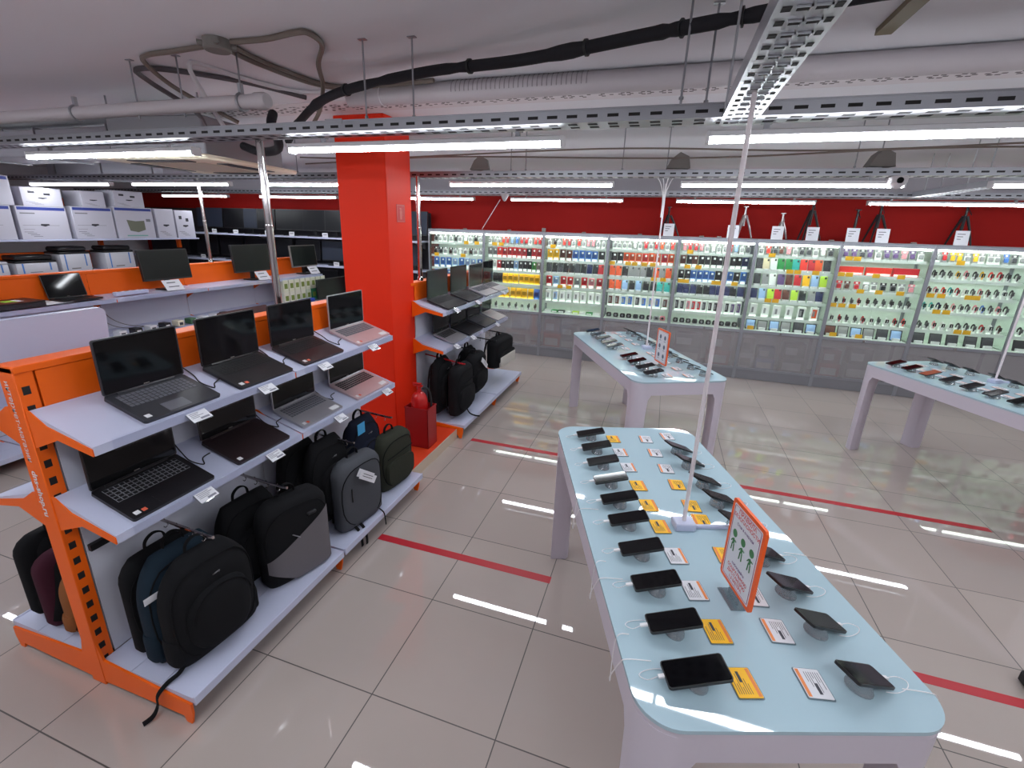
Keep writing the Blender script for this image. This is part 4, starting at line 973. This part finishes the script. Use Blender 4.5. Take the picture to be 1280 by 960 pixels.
# far left: printers and cartons
PW = mat('printer_white', (196, 196, 204), .5); PBL = mat('carton_blue', (40, 58, 140), .5); PG = mat('carton_grey_print', (120, 120, 126), .6); CARD = mat('carton_white', (192, 190, 202), .7)
def carton(label, y0, y1, z, h, style, x=-6.5, d=.4, group='printer cartons on the high shelf'):
    w = y1-y0
    o = thing('carton', label, 'carton', (x, (y0+y1)/2, z), (0, 0, 0), group)
    part('box', MB().cbox(-d, 0, -w/2+.004, w/2-.004, 0, h, .004), CARD, o)
    mb = MB(); W = w/2-.02
    if style in 'bp': mb.box(.0003, .001, -W, W, h-.05, h-.012, 1)
    if style == 'b': mb.box(.0003, .001, -W+.02, -W+.18, h-.1, h-.085).box(.0003, .001, -W+.02, W-.1, h*.42, h*.43).box(.0003, .001, -W+.02, -W+.14, h*.3, h*.31)
    if style == 'p':
        mb.prism([(-.1, h*.25), (-.13, h*.6), (.0, h*.56), (.14, h*.58), (.14, h*.28), (.02, h*.2)], .0003, .001, 2, frame((0, 1, 0), (0, 0, 1), (1, 0, 0)))
        mb.box(.0003, .001, .17, .24, h*.55, h*.64, 0).box(.0003, .001, -.16, .16, h*.07, h*.11, 4)
    mb.prism([(-.045+.05*0, h*.47), (.045, h*.47), (.055, h*.44), (.0, h*.39), (-.05, h*.42)], .0003, .0012, 3, frame((0, 1, 0), (0, 0, 1), (1, 0, 0))) if style != 'p' else None
    for q in range(4): mb.box(.0003, .0009, -W+.02+.03*q, -W+.12+.03*q, h*(.22-.045*q), h*(.235-.045*q), 0) if style != 'p' else None
    if style == 'h': mb.box(.0003, .001, -W*.7, -W*.35, h*.68, h*.8, 3).box(.0003, .001, W*.1, W*.45, h*.6, h*.72, 3)
    part('print', mb, [PG, PBL, mat('carton_olive_print', (110, 112, 96), .6), mat('carton_dark_print', (44, 44, 52), .6), mat('carton_green_print', (120, 170, 160), .6)], o, 'printed face')
ZS = 1.7205
carton('white carton at the very left of the high shelf', 2.22, 2.68, ZS, .43, 'b')
carton('white carton with blue stripe beside the leftmost carton', 2.72, 3.29, ZS, .43, 'b')
carton('white carton with blue stripe and small dark picture', 3.35, 3.89, ZS, .45, 'b')
carton('white carton with large olive printer picture and blue stripe', 3.91, 4.5, ZS, .47, 'p')
carton('plain pale grey carton right of the pictured carton', 4.54, 4.86, ZS, .47, 'n')
carton('narrow white carton at the right end of the high shelf', 4.88, 5.22, ZS, .46, 'h')
carton('upper white carton with blue stripe at left frame edge', 2.2, 2.74, ZS+.432, .36, 'b', group='cartons stacked on top')
carton('upper grey carton with two dark handle marks', 2.82, 3.28, ZS+.432, .24, 'h', group='cartons stacked on top')
carton('upper bright white carton above the olive picture', 3.52, 3.84, ZS+.452, .22, 'n', x=-6.52, group='cartons stacked on top')
carton('upper white carton with small figures, rightmost of the top row', 3.95, 4.4, ZS+.472, .24, 'h', group='cartons stacked on top')
def printer(label, y, w, h, z=1.2625, col=PW, tray=True, x=-6.52):
    o = thing('printer', label, 'printer', (x, y, z), (0, 0, R(90)), 'printers on the tall left rack')
    part('housing', MB().cbox(-w/2, w/2, -.02, .32, 0, h, .012, seg=2), col, o)
    part('scanner_lid', MB().cbox(-w/2, w/2, -.02, .32, h+.002, h+.03, .008), BLACK if tray else PW, o)
    part('paper_slot', MB().box(-w*.2, w*.1, -.0215, -.0205, h*.16, h*.22), GREYP, o)
    part('tape', MB().box(-w*.36, -w*.32, -.0215, -.0205, h*.1, h*.98).box(w*.3, w*.34, -.0215, -.0205, h*.3, h*.98), mat('blue_tape', (70, 120, 190), .5), o, 'blue packing tape')
    if tray: part('scanner_feeder', MB().cbox(-w*.46, w*.46, .0, .3, h+.031, h+.1, .02), BLKS, o)
for k, (y, w, h, t_) in enumerate(((2.3, .4, .15, 0), (2.8, .46, .15, 1), (3.27, .38, .25, 1), (3.87, .42, .25, 1))):
    printer(f'white printer on the tall left rack, {ORD[k]} from left', y, w, h, tray=t_)
# ------------------------------------------------------------------ chrome poles
for x, y, lab in ((XG, .955, 'rising from the nearest rack'), (-3.86, 3.24, 'rising from the long middle rack'), (XG-.055, 2.87, 'rising from the rack beyond the pillar')):
    t = thing('chrome_pole', f'chrome pole {lab} to the ceiling tray', 'pole', (x, y, 1.5255), (0, 0, 0), 'chrome power poles')
    part('pole', MB().cyl((0, 0, 0), (0, 0, .97), .021, 16), CHROME, t); part('collar', MB().lathe([(.03, .0), (.03, .03), (.022, .04)], 16), CHROME, t)
    part('joint', MB().lathe([(.023, .49), (.024, .5), (.023, .51)], 16), CHROME, t)

# ------------------------------------------------------------------ ceiling services
def tray_x(label, x0, x1, y, z=2.492, w=.15, h=.048, slots=True, m=STEEL):
    t = thing('cable_tray', label, 'cable tray', (0, 0, 0), (0, 0, 0), 'perforated steel cable trays')
    mb = MB().box(x0, x1, y, y+.003, z, z+h).box(x0, x1, y+w-.003, y+w, z, z+h).box(x0, x1, y, y+w, z-.003, z)
    mb.box(x0, x1, y-.006, y+.004, z+h-.004, z+h).box(x0, x1, y+w-.004, y+w+.006, z+h-.004, z+h)
    k = x0+.03
    while k < x1-.08:
        mb.box(k, k+.045, y-.0012, y-.0002, z+.014, z+.026, 1)
        mb.box(k, k+.04, y+.03, y+.055, z-.0042, z-.0032, 1).box(k, k+.04, y+.09, y+.115, z-.0042, z-.0032, 1)
        k += .085
    part('channel', mb, [m, SLOT], t)
    for xx in range(int(x0)+1, int(x1)):
        if xx % 3 == 0: part('joint_plate', MB().box(xx-.05, xx+.05, y-.0032, y-.0014, z+.03, z+.055), m, t)
    return t
tray_x('perforated steel cable tray across the ceiling, row nearest the camera', -9.4, 8.4, .82)
tray_x('perforated steel cable tray across the ceiling, middle row', -9.4, 8.4, 2.98, 2.5)
tray_x('perforated steel cable tray across the ceiling, row by the back wall', -9.4, 8.4, 5.15, 2.5)
tray_x('perforated steel cable tray across the ceiling behind the camera', -9.4, 8.4, -1.4, 2.5)
def tray_y(label, x, y0, y1, z=2.49, w=.13, m=STEELB):
    t = thing('cable_tray', label, 'cable tray', (0, 0, 0), (0, 0, 0), 'perforated steel cable trays')
    mb = MB().box(x-w/2, x-w/2+.003, y0, y1, z, z+.05).box(x+w/2-.003, x+w/2, y0, y1, z, z+.05).box(x-w/2, x+w/2, y0, y1, z-.003, z)
    k = y0+.02
    while k < y1-.05:
        for q, (a, b) in enumerate(((-.052, -.034), (-.024, -.002), (.01, .032), (.042, .056))):
            mb.box(x+a, x+b, k+.01, k+.034, z-.0042, z-.0032, 1)
            if q in (1, 2): mb.box(x+a-.004, x+b+.004, k+.008, k+.010, z-.0075, z-.0032).box(x+b, x+b+.004, k+.008, k+.036, z-.0075, z-.0032)
        k += .07
    part('channel', mb, [m, SLOT], t)
    for yy in (y0+.3, (y0+y1)/2, y1-.25):
        for sx in (-1, 1): part('hanger', MB().cyl((x+sx*w*.5, yy, z+.01), (x+sx*w*.5, yy, ZC-.0005), .0045, 8), m, t)
tray_y('bright perforated tray running overhead towards the back wall', 1.845, -2.2, .98)
tray_y('perforated tray running back above the right table', 4.17, 3.14, 5.15, 2.5)
BATT = mat('fixture_white', (226, 224, 228), .5)
LRN = {0: 'front row', 1: 'middle row', 2: 'back row', 3: 'row behind the camera', 4: 'rearmost row'}
rows = [(.97, [-5.6, -2.64, -.40, 1.75, 3.95, 6.1]), (3.03, [-6.6, -4.66, -2.6, -.39, 1.70, 3.74, 5.9]), (5.27, [-7.2, -4.95, -2.6, -.5, 1.70, 3.76, 5.9]), (-1.15, [-5.2, -2.9, -.6, 1.7, 3.9]), (-3.3, [-5.0, -2.5, 0, 2.5])]
LM = {}
for r_, (y, xs_) in enumerate(rows):
    for k, x in enumerate(xs_):
        t = thing('ceiling_light', f'long white LED batten light, {LRN[r_]}, {ORD[k]} from left', 'ceiling light', (x, y, 2.42), (0, 0, 0), 'LED batten lights')
        if not LM:
            LM['housing'] = build('housing', MB().cbox(0, 1.52, -.03, .03, .022, .045, .003).box(-.012, .0, -.03, .03, -.002, .045).box(1.52, 1.532, -.03, .03, -.002, .045), [BATT])
            LM['diffuser'] = build('diffuser', MB().loft([[(x_, .026*math.cos(a), .0215-.022*math.sin(a)) for a in [math.pi*q/8 for q in range(9)]] for x_ in (.001, 1.519)]), [LED])
            LM['bracket'] = build('bracket', MB().box(.2, .22, -.01, .01, .046, .07).box(.19, .23, -.06, .02, .068, .071), [STEEL])
        for n_ in ('housing', 'diffuser', 'bracket'): link(n_, LM[n_], t)
        link('bracket', LM['bracket'], t, (1.1, 0, 0))
# hanger rods
for x, y, z0, lab in ((.137, .9, 2.5, 'left of two beside the orange pillar top'), (.386, .93, 2.5, 'right of two beside the orange pillar top'), (1.62, .84, 2.5, 'left of the bright overhead tray'), (1.716, .914, 2.5, 'joined to the bright overhead tray'),
                      (-.6, .86, 2.62, 'holding the white pipe, long one'), (-1.36, .85, 2.6, 'above the white pipe, leftmost'), (-1.02, .86, 2.6, 'above the white pipe, second from left'), (-3.0, .9, 2.5, 'far left on the front tray'),
                      (.2, 3.05, 2.5, 'first on the middle tray'), (.34, 3.05, 2.5, 'second on the middle tray'), (1.2, 3.05, 2.5, 'third on the middle tray'), (2.9, 3.05, 2.5, 'fourth on the middle tray'), (3.05, 3.05, 2.5, 'fifth on the middle tray'), (4.5, 3.05, 2.5, 'sixth on the middle tray'), (4.7, 3.05, 2.5, 'seventh on the middle tray'),
                      (-1.0, 3.05, 2.5, 'left of the pillar on the middle tray'), (-2.2, 3.05, 2.5, 'far left on the middle tray'), (1.56, 3.17, 2.5, 'beside the cable drop at the middle table')):
    t = thing('hanger_rod', f'thin steel ceiling rod, {lab}', 'rod', (x, y, z0), (0, 0, 0), 'thin steel hanger rods')
    part('rod', MB().cyl((0, 0, .0), (0, 0, ZC-z0), .0045, 8), STEEL, t); part('anchor', MB().box(-.02, .02, -.012, .012, ZC-z0-.004, ZC-z0-.0005), STEEL, t)
    part('nut', MB().lathe([(.009, .06), (.009, .07), (.001, .07)], 6), STEEL, t)
# ducts and pipes
dx = thing('air_duct', 'long pale round duct under the ceiling behind the front tray', 'duct', (0, 1.6, 2.842))
part('duct', MB().tube([(-.45, 0, 0), (8.5, 0, 0)], .056, 20), mat('duct_skin', (176, 168, 172), .55, bump=.1, bscale=20), dx)
mb = MB()
for k in range(30):
    mb.tube([(.3+k*.028, .0565*math.cos(a), .0565*math.sin(a)) for a in [R(100+16*q) for q in range(7)]], .003, 5)
part('ribs', mb, mat('duct_ribs', (140, 132, 136), .6), dx, 'ribbed flexible section')
for x in (-.2, 1.62, 3.2, 4.8): part('strap', MB().tube([(x, .057*math.cos(a), .057*math.sin(a)) for a in [2*math.pi*q/20 for q in range(20)]], .004, 6, closed=True), WPIPE, dx)
lt = thing('perforated_strip', 'pale ceiling border with a lacy pattern of holes behind the duct', 'strip', (0, 2.02, ZC-.006))
mb = MB().box(-2.2, 8.5, -.16, .16, 0, .0055)
rnd = random.Random(3); x = -2.1; q_ = 0
while x < 6:
    for r_ in (-1, 1):
        for a in range(0, 360, 60):
            if rnd.random() < .12: continue
            cx_, cy_ = x+.035*math.cos(R(a)), r_*.052+.028*math.sin(R(a))
            mb.box(cx_-.012, cx_+.012, cy_-.007, cy_+.007, -.0012, -.0002, 1)
    mb.box(x+.06, x+.085, -.012, .012, -.0012, -.0002, 1)
    x += .125
part('strip', mb, [mat('strip_white', (214, 206, 210), .7), mat('strip_holes', (96, 86, 90), .8)], lt)
wp = thing('white_pipe', 'fat white drain pipe hanging at upper left above the front tray', 'pipe', (0, .86, 2.655))
part('pipe', MB().tube([(-9.4, 0, 0), (-.52, 0, 0), (-.45, 0, 0)], .036, 16), WPIPE, wp)
part('end_cap', MB().lathe([(.042, 0), (.042, .05), (.034, .07), (.001, .072)], 16, 0, frame((0, 1, 0), (0, 0, 1), (1, 0, 0), (-.5, 0, 0))), WPIPE, wp)
for x in (-1.9, -.6): part('clamp', MB().tube([(x, .04*math.cos(a), .04*math.sin(a)) for a in [2*math.pi*q/16 for q in range(16)]], .008, 6, closed=True).box(x-.01, x+.01, -.01, .01, .04, .09), STEELB, wp, 'shiny pipe clamp')
insul = mat('black_insulation', (24, 22, 28), .85, bump=.4, bscale=60)
pts = bez([(-1.3, 1.95, 2.66), (-.92, 1.68, 2.75), (-.4, 1.36, 2.8), (.27, 1.2, 2.83), (.9, 1.06, 2.81), (1.45, .93, 2.82), (1.72, .83, 2.81), (2.2, .74, 2.82), (3.2, .55, 2.84), (5, .2, 2.85)], 10)
bp_ = thing('insulated_pipe', 'thick black insulated pipe running diagonally under the ceiling', 'pipe', (0, 0, 0))
part('insulation', MB().tube(pts, [.026+.006*math.sin(i*.9)*(i % 9 > 6) for i in range(len(pts))], 12), insul, bp_)
for i in (22, 35, 45, 55, 62): part('cable_tie', MB().tube([pts[i], pts[i]+(pts[i+1]-pts[i])*.18], .034, 12), BLACK, bp_)
GCON = mat('grey_conduit', (112, 100, 92), .6); GC2 = mat('dark_conduit', (82, 76, 80), .6)
jb = thing('junction_box', 'round grey ceiling junction box at upper left', 'junction box', (-.58, .73, 2.9))
part('housing', MB().lathe([(.062, -.0005), (.062, -.045), (.056, -.052), (.001, -.052)], 20), GREYP, jb)
for k in range(4): part('gland', MB().cyl((.06*math.cos(R(45+90*k)), .06*math.sin(R(45+90*k)), -.026), (.085*math.cos(R(45+90*k)), .085*math.sin(R(45+90*k)), -.026), .014, 10), GREYP, jb)
Z = 2.885
cable('conduit', [(-1.62, 1.5, 2.56), (-1.6, 1.45, 2.75), (-1.58, 1.12, 2.87), (-1.45, .95, Z), (-1.25, 1.0, Z), (-1.0, 1.3, Z), (-.8, 1.6, 2.86)], 'dark flexible conduit arching from the ceiling at upper left', .016, GC2, 'conduit', 'flexible conduits at upper left')
cable('conduit', [(-1.1, 1.3, 2.66), (-1.28, 1.05, 2.8), (-1.27, .87, Z), (-1.12, .78, Z), (-.9, .77, Z), (-.66, .75, Z)], 'grey flexible conduit looping left from the junction box', .013, GCON, 'conduit', 'flexible conduits at upper left')
cable('conduit', [(-.5, .74, Z), (-.3, .75, Z), (-.1, .72, Z), (-.04, .74, Z), (-.08, .88, Z), (-.3, 1.12, Z), (-.5, 1.4, 2.86), (-.62, 1.5, 2.75), (-.75, 1.55, 2.66)], 'grey flexible conduit looping right from the junction box', .013, GCON, 'conduit', 'flexible conduits at upper left')
cable('conduit', [(-.6, .8, Z), (-.63, 1.02, Z), (-.59, 1.41, Z), (-.4, 1.56, Z), (.2, 1.52, Z)], 'grey flexible conduit running back from the junction box', .013, GCON, 'conduit', 'flexible conduits at upper left')
cable('conduit', [(-.54, .8, Z), (-.57, 1.02, Z), (-.53, 1.41, Z), (-.36, 1.52, Z), (.1, 1.47, Z)], 'second grey conduit beside the one running back from junction box', .011, GCON, 'conduit', 'flexible conduits at upper left')
cable('conduit', [(-.96, 1.06, 2.58), (-1.02, 1.0, 2.75), (-1.0, .93, Z), (-.95, 1.21, Z), (-.83, 1.54, Z), (-.6, 1.6, Z)], 'pale conduit bending down behind the white pipe', .014, WPIPE, 'conduit', 'flexible conduits at upper left')
solo('cable_trunking', MB().box(2.36, 2.42, .5, 1.32, ZC-.025, ZC-.0005), mat('olive_trunking', (120, 108, 84), .6), 'olive-brown trunking on the ceiling right of the bright tray', 'trunking')
for k, (yo, dz) in enumerate(((0, 0), (.06, -.03))):
    cable('ceiling_cable', [(x, 2.75+yo+.02*math.sin(x*3+k), 2.66+dz+.02*math.sin(x*1.7+k*2)) for x in [-1.9+.5*q for q in range(20)]], f'sagging grey cable above the middle tray, {"front" if k == 0 else "back"} one', .007, GCON, 'cable', 'sagging cables above the middle tray', 3)
for x, lab in ((-.1, 'left'), (1.65, 'centre'), (3.05, 'right of centre'), (4.15, 'right')):
    o = thing('speaker_bracket', f'small grey wedge-shaped box standing on the middle tray, {lab}', 'box', (x, 3.04, 2.562), (0, 0, .2), 'wedge boxes on the middle tray')
    part('wedge', MB().prism([(-.09, 0), (.09, 0), (.07, .09), (0, .12), (-.05, .08)], -.04, .04, 0, frame((1, 0, 0), (0, 0, 1), (0, -1, 0))), GREYP, o)
o = thing('security_camera', 'small white security camera with round black lens, right', 'camera', (3.16, 2.93, 2.44))
part('mount', MB().cbox(-.05, .05, -.01, .12, .0, .05, .006), WPIPE, o); part('housing', MB().lathe([(.001, -.035), (.025, -.03), (.042, -.012), (.048, 0)], 20, 0, Matrix.Translation((0, .03, 0))), WPIPE, o)
part('lens', MB().lathe([(.001, .008), (.018, .008), (.022, .0), (.001, -.004)], 16, 0, frame((1, 0, 0), (0, 0, 1), (0, -1, 0), (0, -.013, .02))), SCREEN, o)
o = thing('smoke_detector', 'small white cone detector under the back tray', 'detector', (-.55, 5.1, 2.48))
part('base', MB().lathe([(.06, 0), (.06, .016), (.001, .016)], 16), WPIPE, o); part('cone', MB().lathe([(.001, -.08), (.02, -.07), (.05, -.01), (.052, -.0005), (.001, -.0005)], 16), WPIPE, o)
o = thing('ceiling_sprinkler', 'tiny ceiling sprinkler near the top of the frame', 'sprinkler', (.53, .48, 2.9))
part('cup', MB().lathe([(.014, -.0005), (.012, -.014), (.004, -.016), (.003, -.028), (.001, -.028)], 12), STEEL, o); part('deflector', MB().lathe([(.001, -.031), (.009, -.031), (.009, -.0285), (.001, -.0285)], 10), STEEL, o)
# cassette air conditioner
ac = thing('air_conditioner', 'cream cassette air conditioner hanging above the racks at left', 'air conditioner', (-2.05, 1.82, 2.46), (0, 0, R(6)))
part('casing', MB().cbox(-.42, .42, -.42, .42, .036, .3, .01), mat('ac_metal', (128, 126, 132), .5, .3), ac)
for sx in (-1, 1):
    for sy in (-1, 1): part('hanger', MB().cyl((.4*sx, .4*sy, .29), (.4*sx, .4*sy, .4395), .006, 8), STEEL, ac)
fp = part('face_panel', MB().cbox(-.5, .5, -.5, .5, 0, .035, .012), CREAM, ac)
mb = MB()
for a in range(4):
    Mr = Matrix.Rotation(R(90*a), 4, 'Z'); mb.cbox(-.26, .26, -.45, -.35, -.006, .004, .002, 0, Mr)
part('air_slot', mb, BLACK, fp, 'four dark air slots')
part('grille', MB().box(-.28, .28, -.28, .28, -.002, -.0002), mat('ac_grille', (196, 188, 168), .6), fp)
solo('dark_hose', MB().tube(bez([(-1.55, 1.75, 2.6), (-1.35, 1.7, 2.55), (-1.12, 1.62, 2.545), (-.98, 1.5, 2.575), (-.95, 1.42, 2.66), (-1.0, 1.5, 2.75)], 8), .03, 10), insul, 'fat black hose curling beside the chrome pole under tray', 'hose')
for x, z0, lab in ((-4.2, 2.7, 'front'), (-6.2, 2.68, 'rear')):
    o = thing('white_duct', f'grey rectangular duct section at far upper left, {lab}', 'duct', (x, 2.1 if lab == 'front' else 3.9, z0)); part('body', MB().cbox(-1.2, 1.2, -.22, .22, -.12, .12, .01), mat('duct_grey', (150, 148, 156), .5, .2), o)
    for k in (-1, 1): part('hanger', MB().cyl((k*.9, 0, .12), (k*.9, 0, ZC-z0-.0005), .006, 8), STEEL, o)
    for k in range(3): part('flange', MB().box(-1.0+k*1.0-.01, -1.0+k*1.0+.01, -.235, .235, -.135, .135), STEEL, o)
o = thing('cable_drop', 'bundle of white cables dropping at the middle table pole', 'cable bundle', (1.56, 3.46, 2.49))
for k in range(4): part('cable', MB().tube(bez([(.06*(k-1.5), -.36, .03), (.03*(k-1.5), -.1, .0), (.006*(k-1.5), -.01, -.12), (.004*(k-1.5), 0, -.3)], 6), .004, 5), CABW, o)

# ------------------------------------------------------------------ world
w = bpy.data.worlds.new('world'); S.world = w; w.use_nodes = True
w.node_tree.nodes['Background'].inputs[0].default_value = (.05, .05, .055, 1)
S.cycles.max_bounces = 7; S.cycles.transparent_max_bounces = 16; S.cycles.diffuse_bounces = 4; S.cycles.glossy_bounces = 4
S.cycles.caustics_reflective = False; S.cycles.caustics_refractive = False
S.cycles.sample_clamp_indirect = 4
